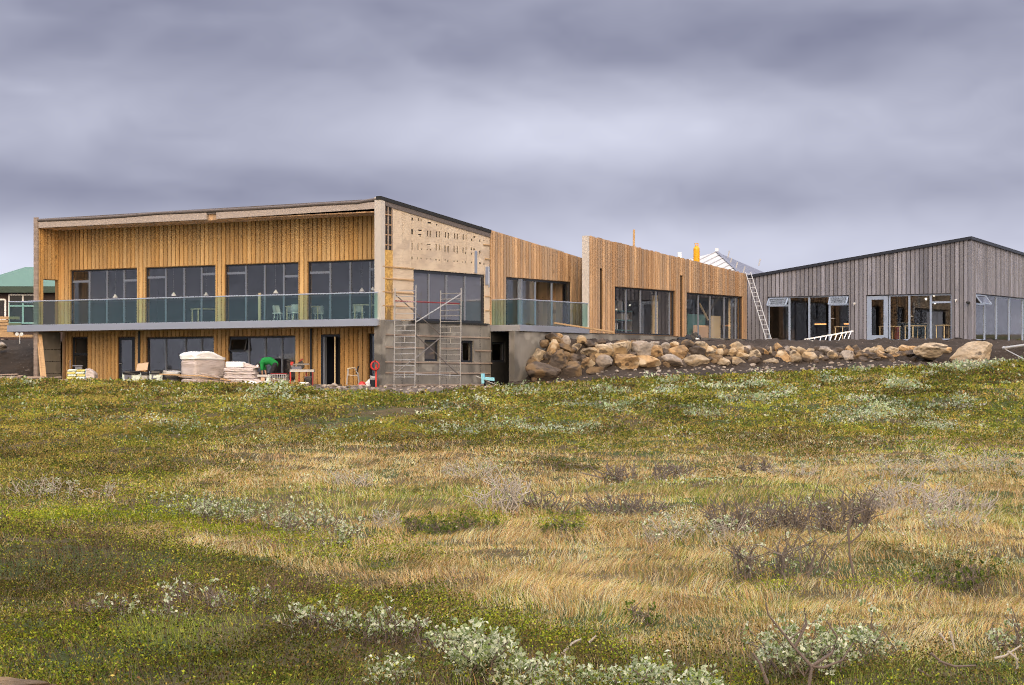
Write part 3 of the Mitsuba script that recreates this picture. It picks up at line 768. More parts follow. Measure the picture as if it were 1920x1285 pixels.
p = at(1188, 462, 110.5)
put('wooden_post', MB().bar(p - [0, 0, .95], p + [0.02, 0, .82], .10, .10), 'lumber', label='upright wooden post standing on the roof of the timber wing', cat='post')
p = at(1306, 497, 118.8)
zc = 7.02
prof = [(0, 0), (.155, 0), (.17, .03), (.17, .78), (.15, .90), (.08, .97), (.06, .99), (.06, 1.02), (0, 1.02)]
g = thing('gas_cylinder', 'yellow gas cylinder standing on the roof edge of the timber wing', 'gas cylinder')
m = trimesh.creation.revolve(np.array([(r, z * .97) for r, z in prof]), sections=20)
base = at(1306, 495.5, 118.8)
put(f'{g}__body', (m.vertices + base, m.faces), 'yellow_paint', 40)
hd2 = MB()
th = np.linspace(.5, 5.8, 12)
hd2.tube(np.column_stack([.11 * np.cos(th), .11 * np.sin(th), th * 0 + 1.08]) + base, .018, 6)
for t in (.6, 2.2, 4, 5.6):
    hd2.tube([base + [.11 * math.cos(t), .11 * math.sin(t), .93], base + [.11 * math.cos(t), .11 * math.sin(t), 1.08]], .018, 5)
put(f'{g}__handle_ring', hd2, 'yellow_paint')
put('roof_block', MB().box(base + [0, .05, -.26], (.7, .5, .5), rot=1.0), 'old_board', label='weathered timber packing under the yellow gas cylinder', cat='packing')

# ======================================================= boulders
def stone(c, size, seed, rot=None, sub=3, flat=.5):
    m = trimesh.creation.icosphere(subdivisions=sub)
    r = np.random.default_rng(seed)
    v = m.vertices
    for _ in range(10):                      # broken faces
        nrm = r.normal(size=3); nrm /= np.linalg.norm(nrm)
        h = r.uniform(.50, .84)
        dd = v @ nrm - h
        v = v - np.clip(dd, 0, None)[:, None] * nrm * .95
    v = v * (1 + .24 * (meshkit.fbm(v * 1.6 + seed * 3.1, 4, seed) - .5)[:, None]) * (1 + .10 * (meshkit.noise(v * 6 + seed, seed) - .5)[:, None])
    v = v / (v.max(0) - v.min(0)) * 2
    a = r.uniform(-.25, .25) if rot is None else rot
    R_ = trimesh.transformations.euler_matrix(0, a, r.uniform(-.4, .4))[:3, :3]
    return (v * np.array(size) / 2) @ R_.T + np.asarray(c), m.faces


ROCK = []
for s in '340,150,110,70,d 375,135,60,44,o 440,180,95,70,g 560,170,70,60,t 275,190,64,54,d 340,240,90,110,o 440,225,115,80,d 520,230,75,60,t 630,205,95,62,d 730,185,68,48,d 230,300,112,100,t 390,340,145,130,d 250,430,245,125,d 480,420,160,140,d 600,260,135,60,t 715,265,165,92,t 610,355,115,90,o 520,330,80,64,d 745,345,125,92,g 660,420,150,62,d 870,240,172,108,t 990,200,85,52,d 1050,250,172,98,g 1150,205,104,48,g 1250,220,78,52,g 1325,205,72,42,o 900,350,192,112,o 1105,350,182,78,o 1185,280,92,92,o 1250,280,75,62,d 1310,345,162,84,g 1365,260,142,104,o 1440,205,92,62,d 1510,260,112,84,d 1545,215,94,62,t 1510,345,188,88,t 1620,275,78,78,o 1690,265,74,48,o 1785,275,94,68,t 1640,235,64,34,t 1720,225,54,38,t 1830,220,94,58,t 1715,340,128,62,t 1840,345,90,62,t 1890,300,84,44,t 1885,245,64,44,t 650,300,60,50,d 860,305,90,40,d 1000,315,90,36,d 1440,320,50,70,d 1600,330,80,40,d 440,300,80,60,d 310,300,60,60,d 160,350,90,80,d 690,215,44,40,t 800,215,80,40,g 900,190,80,34,d 1060,190,70,30,d 1215,330,50,50,d 1660,310,60,34,d 1770,320,50,36,d'.split():
    a, b, c, e, k = s.split(',')
    ROCK.append((960 + float(a) / 4.364, 600 + float(b) / 4.364, float(c) / 4.364, float(e) / 4.364, k))
for s in '30,850,62,42,t 75,830,54,36,g 110,870,88,52,t 40,885,72,42,t 110,915,72,46,d 180,855,52,52,o 225,850,38,42,t 20,915,54,42,t 275,828,54,46,o 305,895,84,78,o 235,918,84,42,t 335,850,48,48,g 385,895,84,78,t 385,838,58,32,t 437,850,54,48,t 475,890,94,58,t 495,850,58,38,t 540,835,44,30,d 590,850,78,42,g 560,887,78,34,t 640,885,62,52,t 675,845,64,34,d 750,840,58,42,o 740,888,88,58,g 805,845,58,52,d 860,885,104,48,d 880,848,84,34,t 945,840,74,42,t 955,880,78,52,o 1040,845,78,42,t 1050,875,78,28,o 1120,835,64,42,o 1180,835,62,42,o 1150,868,74,38,d 1400,838,74,34,o 690,900,48,40,d 1000,888,50,30,d 820,860,50,40,d 520,920,60,30,d 150,890,40,34,d'.split():
    a, b, c, e, k = s.split(',')
    ROCK.append((1380 + float(a) / 3.5556, 420 + float(b) / 3.5556, float(c) / 3.5556, float(e) / 3.5556, k))
for px in np.arange(1000, 1720, 7.5):        # small filler stones, dark to paint in the shaded gaps between boulders
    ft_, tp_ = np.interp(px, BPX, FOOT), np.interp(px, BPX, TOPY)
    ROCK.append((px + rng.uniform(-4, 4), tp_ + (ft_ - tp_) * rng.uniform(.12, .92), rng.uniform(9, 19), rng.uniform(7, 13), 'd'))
bw = thing('boulder_wall', 'retaining wall of tan, rust and dark boulders piled below the timber wing', 'boulder wall')
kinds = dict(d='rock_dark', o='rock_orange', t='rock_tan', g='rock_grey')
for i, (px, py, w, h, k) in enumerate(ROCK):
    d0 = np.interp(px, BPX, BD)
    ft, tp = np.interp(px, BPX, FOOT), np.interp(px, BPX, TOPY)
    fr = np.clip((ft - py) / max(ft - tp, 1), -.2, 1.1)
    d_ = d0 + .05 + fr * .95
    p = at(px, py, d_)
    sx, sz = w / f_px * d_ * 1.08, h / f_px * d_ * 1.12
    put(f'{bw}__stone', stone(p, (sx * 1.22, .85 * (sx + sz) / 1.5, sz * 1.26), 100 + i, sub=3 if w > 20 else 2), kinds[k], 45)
for px, py, w, h, nm, lb, sd in ((1744.5, 662, 60, 29, 'boulder', 'wide pale boulder, left one of the two largest boulders at the wall end', 5), (1818, 667, 80, 47, 'boulder', 'largest tan boulder with slanting top, lying at the right end of the boulder wall', 11)):
    d_ = np.interp(px, BPX, BD) - .35
    p = at(px, py, d_)
    put(nm, stone(p, (w / f_px * d_ * 1.10, 1.3, h / f_px * d_ * 1.18), sd, rot=-.12, sub=4), 'rock_boulder', 30, label=lb, cat='boulder')
st = MB()
for i in range(420):                          # loose stones on the dark soil
    px = rng.uniform(985, 1930) if i % 3 else rng.uniform(560, 985)
    if px > 985:
        lip = np.interp(px, BPX, [a[1] for a in LIP]); d_ = np.interp(px, BPX, BD) + lip * rng.random()
        z = on_bank(px, d_); x = (px - CX) / f_px * d_
    else:
        d_ = rng.uniform(89, 93.0 + max(0, (px - 715) / 300 * 6)); x = (px - CX) / f_px * d_; z = float(ground_z(x, d_))
    s = rng.uniform(.04, .14) * (1.5 if rng.random() < .12 else 1)
    v, f_ = stone((x, d_, z + s * .15), (s * 1.5, s * 1.2, s), i, sub=1)
    st.add(v, f_)
put('scattered_stone', st, 'rock_grey', label='small pale stones scattered over the dark soil', cat='stones', kind='stuff')
v, f_ = stone(at(14, 1296, 9.4), (.36, .5, .15), 77, rot=0.05, sub=4)
put('foreground_rock', (v, f_), 'rock_dark', 45, label='flat grey lichen-covered rock in the bottom left corner', cat='rock')
v, f_ = stone(at(1075, 737, 94.5), (.45, .4, .25), 78, sub=2)
put('pale_stone', (v, f_), 'rock_grey', 45, label='single pale stone in the grass edge below the left end of the boulder wall', cat='stone')

# ======================================================= scaffold tower
S = thing('scaffold_tower', 'aluminium scaffold tower standing in front of the plywood gable', 'scaffold')
zb, zt = 1.62, 5.52
lean = .13
sp_ = lambda s, w_, z: FG.P(s - lean * .6 * (z - zt) / (zb - zt), w_ + .0, z)
for s in (.42, 3.85):
    k = thing(f'{S}__end_frame', None, None)
    for w_ in (.40, 1.45):
        put(f'{k}__upright', MB().tube([sp_(s, w_, zb + .1), sp_(s, w_, zt + (.15 if w_ > 1 else .05))], .023, 8), 'tube_metal')
        c = sp_(s, w_, zb)
        put(f'{k}__foot', MB().tube([c + [0, 0, -.16], c + [0, 0, .1]], .018, 6).box(c + [0, 0, -.14], (.16, .16, .03), rot=.5), 'tube_metal')
    for i in range(16):
        z = zt - .08 - .239 * i
        put(f'{k}__rung', MB().tube([sp_(s, .40, z), sp_(s, 1.45, z)], .018, 6), 'tube_metal')
    for z in (4.0, 3.52, 2.05):
        put(f'{k}__stay', MB().tube([sp_(s, .92, z - .239), sp_(s, .92, z)], .014, 5), 'tube_metal')
br = [((.42, 1.45, 4.12), (3.85, 1.45, 5.42), 'tube_metal'), ((.42, .40, 5.3), (3.85, .40, 3.70), 'dull_tube'), ((.42, 1.45, 3.62), (3.85, 1.45, 1.9), 'dull_tube'),
      ((.42, 1.45, 2.62), (3.85, .40, 3.55), 'dull_tube'), ((.42, .40, 1.95), (3.85, .40, 1.95), 'tube_metal'), ((.42, 1.45, 1.98), (3.85, 1.45, 1.92), 'tube_metal'), ((.42, .45, 2.0), (.42, 1.2, 2.5), 'tube_metal')]
for a, b, m in br:
    put(f'{S}__brace', MB().tube([sp_(*a), sp_(*b)], .022, 6), m)
put(f'{S}__brace', MB().tube([sp_(.30, .5, 5.02), sp_(3.85, 1.35, 5.0)], .026, 6), 'dark_red', label='red guard pole')

# ======================================================= ladders, poles
def ladder(key, a, b, side, n, mat, label, r=.028, wdt=.38):
    k = thing(key, label, 'ladder')
    a, b, side = np.asarray(a, float), np.asarray(b, float), np.asarray(side, float)
    for s in (-.5, .5):
        put(f'{k}__rail', MB().bar(a + side * s * wdt, b + side * s * wdt, .03, .055), mat)
    for i in range(n):
        c = a + (b - a) * (i + .6) / n
        put(f'{k}__rung', MB().tube([c - side * wdt / 2, c + side * wdt / 2], r * .7, 6), mat)
    return k


la, lb = at(1442.5, 641, 116.0), at(1402.5, 511, 118.9)
ladder('ladder', la, lb, U * .0 + np.array([.93, .3]) if False else np.array([.95, .30, 0]), 15, 'ladder_metal', 'aluminium ladder leaning from the terrace up to the roof corner of the timber wing', wdt=.30)
a, b = at(1512, 634, 112.6), at(1594, 633, 111.4)
k = thing('ladder', 'pale ladder lying on its side on the terrace in front of the grey building', 'ladder')
A0, A1, B0_, B1_ = at(1508, 637, 113.4), at(1600, 621, 112.6), at(1510, 639, 112.6), at(1590, 644, 110.6)
for p_, q_ in ((A0, A1), (B0_, B1_)):
    put(f'{k}__rail', MB().bar(p_, q_, .035, .07), 'white_paint')
for i in range(9):
    f_ = .04 + .92 * (i / 8) ** .8
    put(f'{k}__rung', MB().tube([A0 + (A1 - A0) * f_, B0_ + (B1_ - B0_) * f_], .022, 6), 'white_paint')
k = thing('pole_frame', 'grey metal pole frame lying on the dark soil at the right edge', 'pole')
put(f'{k}__pole', MB().tube([at(1884, 653, 106.4), at(1930, 646.5, 105.6)], .07, 8), 'tube_metal')
put(f'{k}__pole', MB().tube([at(1884, 655, 106.4), at(1932, 680, 105.0)], .03, 8), 'tube_metal')
put(f'{k}__joint', MB().tube([at(1881, 653, 106.5), at(1887, 653.6, 106.3)], .085, 8), 'tube_metal')

# ======================================================= things along the long front
def gz1(p):
    return float(ground_z(p[0], p[1]))


def onground(px, d_):
    x = (px - CX) / f_px * d_
    return np.array([x, d_, float(ground_z(x, d_))])


def soft_box(c, u_, v_, h, seed, sag=.04, n=(14, 10, 12), rough=.03, top=None):
    """A wrapped stack: a box over the corner c along u_ and v_, its faces dented, its corners rounded."""
    c, u_, v_ = np.asarray(c, float), np.asarray(u_, float), np.asarray(v_, float)
    bx_ = trimesh.creation.box((1, 1, 1))
    for _ in range(3):
        bx_ = bx_.subdivide()
    q = bx_.vertices + .5
    k = .5 - np.abs(q - .5)
    rd = np.clip(1 - k / .08, 0, 1)
    e = (rd[:, 0] * rd[:, 1] + rd[:, 1] * rd[:, 2] + rd[:, 0] * rd[:, 2])
    q = .5 + (q - .5) * (1 - .045 * e)[:, None]
    hh = h if top is None else h * top(q[:, 0], q[:, 1])
    v = c + q[:, :1] * u_ + q[:, 1:2] * v_ + np.column_stack([q[:, 0] * 0, q[:, 0] * 0, q[:, 2] * hh])
    nn_ = np.stack([meshkit.fbm(v * [3, 3, 9] + seed + 9 * i, 4, seed + i) - .5 for i in range(3)], -1)
    return v + nn_ * rough * 2.2 * (q[:, 2:3] > .03), bx_.faces


u3, v3 = np.array([*U, 0]), np.array([*V, 0])
c = onground(367.5, 95.0) - [0, 0, .05]
k = thing('wrapped_pallet', 'tall pallet stack in pinkish plastic wrap with white sheet over its top', 'pallet', None)
put(f'{k}__stack', soft_box(c + [0, 0, .33], u3 * 2.0, v3 * .88, .86, 3), 'wrap', 50)
put(f'{k}__base', soft_box(c + [0, 0, 0], u3 * 1.95, v3 * .86, .31, 4, rough=.015), 'wrap', 50)
put(f'{k}__top_sheet', soft_box(c + [0, 0, 1.12] - u3 * .04 - v3 * .03, u3 * 2.08, v3 * .94, .30, 5, rough=.05, top=lambda x, y: .45 + .75 * np.sin(np.clip(x * 1.15 + .08, 0, 1) * np.pi) ** .6), 'white_paint', 50)
k = thing('wrapped_pallet', 'lower pallet of grey-pink paper packs with a white box on top, beside the bending person', 'pallet', None)
c = onground(419, 95.3) - [0, 0, .05]
x3, y3 = np.array([.99, -.12, 0]), np.array([.12, .99, 0])
for i in range(5):
    put(f'{k}__pack', soft_box(c + [0, 0, .005 + .155 * i] + x3 * (.03 * (i % 2) - .02), x3 * (1.46 - .035 * i), y3 * .9, .15, 20 + i, rough=.022), 'wrap', 50)
put(f'{k}__white_box', soft_box(c + [.06, .1, .79], x3 * .78, y3 * .6, .25, 31, rough=.012), 'white_paint', 50)
put(f'{k}__loose_wrap', soft_box(c + [.84, .1, .78], x3 * .58, y3 * .6, .22, 32, rough=.03, top=lambda x, y: 1.02 - .92 * x), 'wrap', 50)

bp = thing('bag_pallet', 'pallet of yellow, white and blue cement bags under the left end of the balcony', 'pallet', None)
c = onground(124, 99.6)
put(f'{bp}__pallet', MB().box(c + [.62, .4, .06], (1.2, .9, .12)), 'old_board')
cols_ = ['bag_yellow', 'bag_white', 'bag_blue', 'bag_yellow', 'bag_white']
for i in range(4):
    for j in range(2):
        put(f'{bp}__bag', soft_box(c + np.array([.02 + .41 * j + .03 * (i % 2), -.02, .12 + .108 * i]), (.40, 0, 0), (0, .7, 0), .105, 40 + i * 2 + j, rough=.03), 'bag_white' if (i + j) % 2 else 'bag_yellow', 50)
    put(f'{bp}__bag', soft_box(c + np.array([.84, -.03, .12 + .108 * i]), (.05, 0, 0), (0, .7, 0), .105, 60 + i, rough=.01), 'bag_blue', 50)
put(f'{bp}__plastic_cover', soft_box(c + np.array([.86, -.06, .05]), (.42, 0, 0), (0, .8, 0), .52, 66, rough=.05, top=lambda x, y: 1.05 - .5 * x * x), 'wrap', 50)
put('level_stand', MB().box(c + [.45, .3, .72], (.46, .08, .05)).box(c + [.50, .3, .62], (.30, .10, .10)).tube([c + [.12, .3, .60], c + [.12, .3, .98]], .02, 6), 'zinc_dark', label='small grey metal bracket lying on the cement bags', cat='bracket')

for px0, px1, dd, h, mats, lb in ((228, 262, 96.9, .52, 'bag_white', 'bundle in printed white wrap leaning by the glazed ground-floor door'), (263, 277, 97.1, .50, 'zinc_light', 'narrow wrapped bundle below the propped cardboard sheet'), (279, 303, 96.5, .56, 'bag_white', 'white wrapped bundle in front of the left ground-floor window'), (304, 336, 96.6, .55, 'black_plastic', 'black plastic wrapped bundle just left of the tall wrapped pallet')):
    a, b = onground(px0, dd), onground(px1, dd)
    k = thing('wrapped_bundle', lb, 'bundle', None)
    put(f'{k}__stack', soft_box(a - [0, 0, .03], b - a, (0.1, .7, 0), h, int(px0), rough=.035), mats, 50)
    put(f'{k}__wrap_edge', soft_box(a + [.02, -.05, h * .72], (b - a) * .95, (.1, .72, 0), h * .30, int(px0) + 1, rough=.05), 'black_plastic' if mats != 'black_plastic' else 'zinc_light', 50)
    if mats == 'bag_white':
        put(f'{k}__printed_label', soft_box(a + [.12, -.012, .18], (b - a) * .4, (0.0, .03, 0), h * .4, int(px0) + 2, rough=.004), 'zinc_dark', 50)
a = at(255, 696, 97.0); b = at(276, 694, 97.0)
put('cardboard_sheet', MB().hexa([a, b, b + [0, .03, 0], a + [0, .03, 0], a + [.04, .14, .32], b + [.03, .14, .33], b + [.03, .17, .33], a + [.04, .17, .32]]), 'cardboard', label='brown cardboard sheet propped on the bundles by the drainpipe', cat='cardboard')

pile = thing('plank_pile', 'heap of rough planks lying in front of the tall wrapped pallet', 'plank')
for x0, y0, x1, y1, dd in ((300, 702, 372, 705, 94.3), (335, 706, 440, 716, 93.9), (372, 704, 432, 714, 93.7), (380, 702, 408, 705, 93.8), (392, 703, 412, 709, 93.6), (360, 711, 425, 716, 93.6), (345, 713, 390, 718, 93.5), (405, 716, 447, 719, 93.4), (376, 716, 430, 718, 93.3)):
    put(f'{pile}__plank', MB().bar(at(x0, y0, dd), at(x1, y1, dd - .2), .16, .045), 'lumber' if rng.random() < .6 else 'old_board')
g0 = onground(375, 93.6)
put(f'{pile}__block', MB().box(g0 + [0, 0, .12], (.25, .3, .26), rot=.3).box(g0 + [.5, .05, .06], (.25, .3, .16), rot=-.2), 'old_board')
for lb, its in (('weathered boards lying on the grass at the far left edge', ((-6, 703, 33, 702, 101.0), (-8, 707, 40, 707, 100.8), (-4, 710, 36, 710, 100.5), (2, 705, 44, 704.5, 101.2))), ('short old boards lying in front of the concrete fin', ((47, 709, 88, 708, 100.2), (56, 711.5, 90, 712, 100.0), (86, 710, 115, 707, 100.3), (88, 713, 127, 712, 99.8)))):
    k = thing('board_heap', lb, 'board')
    for x0, y0, x1, y1, dd in its:
        put(f'{k}__board', MB().bar(at(x0, y0, dd), at(x1, y1, dd), .30, .05), 'old_board')
    gg = onground((its[0][0] + its[0][2]) / 2, 100.6)
    put(f'{k}__bearer', MB().box(gg + [0, 0, .10], (.7, .5, .24)), 'old_board')
for i, (x0, y0, x1, y1, lb) in enumerate(((75, 628, 84, 713, 'wider golden board leaning against the concrete fin'), (72, 640, 78, 712, 'narrow board leaning behind the wider golden board'))):
    put('leaning_board', MB().bar(at(x0, y0, 103.2), at(x1, y1, 102.0), .17 if i == 0 else .10, .05), 'lumber', label=lb, cat='board')
# timber stack and floodlight on the mound
k = thing('timber_stack', 'stack of sawn timber on the dark mound at the left edge', 'timber')
for i, (x0, x1, y) in enumerate(((-20, 62, 630), (-20, 26, 625), (-20, 44, 620), (-20, 20, 614), (-20, 40, 608), (-20, 16, 602), (-20, 36, 596))):
    for j in range(3):
        put(f'{k}__plank', MB().bar(at(x0, y - .3 * j, 111 + .35 * j), at(x1 - 5 * j, y + .6, 111 + .35 * j), .33, .125), 'lumber')
for x in (-5, 10):
    put(f'{k}__bearer', MB().box(np.array([*at(x, 634, 111.4)[:2], 3.74]), (.12, 1.4, .12)), 'old_board')
k = thing('floodlight_stand', 'white twin floodlight on a thin stand on the dark mound', 'floodlight')
p = at(37, 641, 107.4)
put(f'{k}__pole', MB().tube([p + [0, 0, -.25], p + [0, 0, .34]], .018, 6), 'white_paint')
for s in (-.11, .11):
    m = trimesh.creation.revolve(np.array([(0, 0), (.06, 0), (.085, .09), (.085, .11), (0, .11)]), sections=14)
    put(f'{k}__lamp', (m.vertices @ trimesh.transformations.rotation_matrix(math.pi / 2, [1, 0, 0])[:3, :3].T + p + [s, 0, .36], m.faces), 'white_paint', 40)
v, f_ = stone(at(3, 649, 105.4), (.55, .5, .42), 91, sub=3)
put('mound_stone', (v, f_), 'rock_grey', 45, label='pale stone on top of the dark earth mound at the left edge', cat='stone')

# white sheets, wire crate
k = thing('plastic_sheet', 'crumpled white plastic sheets on the grass before the bending person', 'plastic sheet')
for x, y, w_, h_, dd, s in ((478, 715, .75, .10, 94.2, 1), (468, 720, .9, .05, 93.7, 2), (492, 721, .6, .05, 93.5, 3), (500, 718.5, .5, .06, 93.9, 4)):
    p = onground(x, dd)
    put(f'{k}__sheet', soft_box(p + [-w_ / 2, 0, 0], (w_, .05, 0), (0, .45, 0), h_ + .10, 200 + s, rough=.07, top=lambda a_, b_: .3 + .9 * np.sin(a_ * 3.1)), 'wrap' if s % 2 else 'white_paint', 50)
k = thing('wire_crate', 'wire mesh crate with blocks inside, at the feet of the bending person', 'crate')
c0, c1 = onground(503, 95.2), onground(536, 95.0)
ln = c1 - c0; hgt = np.array([0, 0, .46]); dp = np.array([.05, .55, 0])
for i in range(2):
    m = MB()
    for j in range(9):
        m.tube([c0 + ln * j / 8 + dp * i, c0 + ln * j / 8 + dp * i + hgt], .012, 5)
    for j in range(5):
        m.tube([c0 + hgt * j / 4 + dp * i, c1 + hgt * j / 4 + dp * i], .012, 5)
    put(f'{k}__mesh_side', m, 'tube_metal')
for e in (c0, c1):
    m = MB()
    for j in range(4):
        m.tube([e + dp * j / 3, e + dp * j / 3 + hgt], .012, 5)
    for j in range(5):
        m.tube([e + hgt * j / 4, e + hgt * j / 4 + dp], .012, 5)
    put(f'{k}__mesh_side', m, 'tube_metal')
for j, s in enumerate((.18, .5, .8)):
    put(f'{k}__block', MB().box(c0 + ln * s + dp * .5 + [0, 0, .15], (.2, .34, .28)), 'wood_wing' if j % 2 else 'cardboard')
put(f'{k}__bar', MB().bar(c0 + hgt + ln * .1 + dp * .3 + [0, 0, .03], c0 + hgt + ln * 1.02 + dp * .3 + [0, 0, .03], .06, .05), 'dark_red')
k = thing('block_trestle', 'low trestle with pale blocks directly under the hands of the bending person', 'trestle')
c = onground(495, 94.9)
put(f'{k}__top', MB().box(c + [0, 0, .40], (.55, .3, .09), rot=-.05), 'zinc_light')
for j in range(2):
    put(f'{k}__block', MB().box(c + [-.05 + .24 * j, -.02, .18], (.17, .24, .30), rot=.1), 'bag_white' if j else 'cardboard')
put(f'{k}__leg', MB().bar(c + [-.2, 0, -.03], c + [-.22, 0, .36], .06, .06).bar(c + [.22, .05, -.03], c + [.24, .05, .36], .06, .06), 'old_board')

# saw on its stand
k = thing('mitre_saw', 'dark mitre saw mounted on a red-legged stand beside the open doorway', 'saw')
c = onground(566, 95.2)
sc_ = 95.2 / f_px
X = lambda px: (px - 566) * sc_
Z = lambda py: EYE + (HY - py) * sc_ - c[2]
put(f'{k}__table', MB().box(c + [X(567), 0, Z(695.5)], (1.02, .48, .11)), 'zinc_light')
for x in (545.5, 560, 573.5, 587):
    put(f'{k}__leg', MB().bar(c + [X(x), -.2 if x in (545.5, 587) else .2, -.06], c + [X(x), -.2 if x in (545.5, 587) else .2, Z(697)], .055, .055), 'red_paint' if x != 587 else 'dark_red')
put(f'{k}__base', MB().box(c + [X(556), 0, Z(690)], (.42, .30, .12), rot=.1), 'zinc_dark')
m = MB().bar(c + [X(549), -.05, Z(684)], c + [X(580), -.02, Z(683)], .09, .07).bar(c + [X(546), 0, Z(680)], c + [X(550), 0, Z(692)], .10, .10)
put(f'{k}__slide_rail', m, 'dull_tube')
m = trimesh.creation.cylinder(radius=.16, height=.06, sections=24)
put(f'{k}__blade_guard', (m.vertices @ trimesh.transformations.rotation_matrix(math.pi / 2, [1, 0, 0])[:3, :3].T + c + [X(564), -.04, Z(686)], m.faces), 'black_plastic', 40)
put(f'{k}__motor', MB().tube([c + [X(560), .02, Z(683)], c + [X(568), .06, Z(679)]], .075, 10), 'black_plastic')
put(f'{k}__saw_handle', MB().bar(c + [X(561), -.03, Z(677.5)], c + [X(568), -.03, Z(673.5)], .06, .06), 'dark_red')
put(f'{k}__work_light', MB().box(c + [X(547.5), 0, Z(682)], (.12, .12, .15)), 'red_paint')
kk = thing('tool_box', 'dark plastic tool box under the mitre saw stand', 'box')
put(f'{kk}__box', soft_box(c + [X(570.5), .0, -.02], (.34, 0, 0), (0, .34, 0), .34, 71, rough=.004), 'black_plastic', 50)
put(f'{kk}__lid', soft_box(c + [X(570), -.01, .325], (.37, 0, 0), (0, .36, 0), .05, 72, rough=.004), 'zinc_dark', 50)
put('dust_bag', soft_box(onground(564, 94.7) - [.1, 0, 0], (.42, 0, 0), (0, .3, 0), .12, 73, rough=.05), 'white_paint', 50, label='small white crumpled bag on the ground beneath the mitre saw', cat='bag')

# chair
k = thing('garden_chair', 'metal armchair with black slung back standing left of the corner post', 'chair')
c = onground(662, 93.6); c[2] += .05
ry = lambda p: c + np.array(p)
for s in (-.24, .24):
    put(f'{k}__side_frame', MB().tube([ry((-.27, s, 0)), ry((-.20, s, .66)), ry((.08, s, .70)), ry((.22, s, .44)), ry((.25, s, 0))], .016, 7), 'tube_metal')
    put(f'{k}__arm_pad', MB().bar(ry((-.22, s, .68)), ry((.05, s, .72)), .05, .03), 'pale_wood')
put(f'{k}__seat', MB().hexa([ry(p) for p in ((-.22, -.23, .40), (.2, -.23, .36), (.2, .23, .36), (-.22, .23, .40), (-.22, -.23, .42), (.2, -.23, .38), (.2, .23, .38), (-.22, .23, .42))]), 'tube_metal')
put(f'{k}__backrest', MB().hexa([ry(p) for p in ((.12, -.24, .44), (.15, -.24, .44), (.15, .24, .44), (.12, .24, .44), (.21, -.25, .78), (.25, -.25, .78), (.25, .25, .78), (.21, .25, .78))]), 'black_plastic')
# corner clutter
c = onground(679, 93.0) + [0, 0, .03]
k = thing('red_hard_hat', 'red hard hat lying on the ground by the corner post', 'helmet')
m = trimesh.creation.icosphere(subdivisions=3)
v = m.vertices * [.16, .13, .15]; v[:, 2] = np.maximum(v[:, 2], -.01)
put(f'{k}__shell', (v + c + [0, 0, .02], m.faces), 'red_paint', 50)
m = trimesh.creation.cylinder(radius=.18, height=.015, sections=24)
put(f'{k}__brim', (m.vertices + c + [-.02, 0, .02], m.faces), 'white_paint')
put('white_sack', soft_box(onground(685, 93.2) - [0, 0, .02], (.26, 0, 0), (0, .3, 0), .34, 81, rough=.06, top=lambda a_, b_: .55 + .5 * a_), 'white_paint', 50, label='white plastic sack slumped between red hard hat and dark bucket', cat='sack')
k = thing('dark_bucket', 'dark bucket with pale lid beside the red hose stand', 'bucket')
c = onground(700, 92.7)
m = trimesh.creation.revolve(np.array([(0, 0), (.12, 0), (.155, .30), (0, .30)]), sections=20)
put(f'{k}__body', (m.vertices + c, m.faces), 'dark_frame', 40)
put(f'{k}__lid', MB().tube([c + [0, 0, .302], c + [0, 0, .34]], .165, 18), 'zinc_light')
put(f'{k}__cloth', soft_box(c + [-.13, -.12, .34], (.28, 0, 0), (0, .22, 0), .12, 84, rough=.05), 'zinc_light', 50)
k = thing('red_hose_stand', 'coiled red hose hung on a red post at the corner of the house', 'hose')
c = onground(705, 92.3)
put(f'{k}__post', MB().bar(c - [0, 0, .05], c + [0, 0, .95], .07, .07), 'red_paint')
th = np.linspace(0, 2 * np.pi * 4, 120)
rr = .165 + .012 * np.sin(th * .5)
put(f'{k}__hose_coil', MB().tube(np.column_stack([rr * np.cos(th) - .03, -.05 - .012 * th / 2, rr * np.sin(th) * 1.05]) + c + [0, 0, .88], .026, 6, cap=False), 'red_paint', 60)
put(f'{k}__hook', MB().bar(c + [-.03, -.02, 1.08], c + [-.03, -.36, 1.10], .05, .04), 'dark_red')
# wheelbarrow
k = thing('blue_wheelbarrow', 'light blue wheelbarrow tipped over by the concrete wall', 'wheelbarrow')
c = onground(912, 95.5)
s2 = 95.5 / f_px
Y = lambda px, py, dy=0: np.array([(px - CX) * s2, 95.5 + dy, EYE + (HY - py) * s2])
put(f'{k}__tray', MB().hexa([Y(903, 720), Y(908, 719), Y(908, 719, .5), Y(903, 720, .5), Y(901.5, 701), Y(905, 700.5), Y(909, 700.5, .5), Y(905, 701, .5)]), 'light_blue')
put(f'{k}__tray_side', MB().hexa([Y(907, 712), Y(927, 715), Y(926, 714, .45), Y(908, 711, .45), Y(910, 708), Y(927, 709), Y(926, 708.4, .45), Y(910, 707, .45)]), 'light_blue')
for dy in (.05, .42):
    put(f'{k}__handle', MB().tube([Y(892, 705, dy), Y(905, 711, dy), Y(921, 718, dy), Y(931, 722, dy)], .018, 6), 'tube_metal')
m = trimesh.creation.torus(.15, .045, 20, 10)
put(f'{k}__wheel', (m.vertices @ trimesh.transformations.rotation_matrix(math.pi / 2, [1, .3, 0])[:3, :3].T + Y(915, 719, .2), m.faces), 'black_plastic', 60)
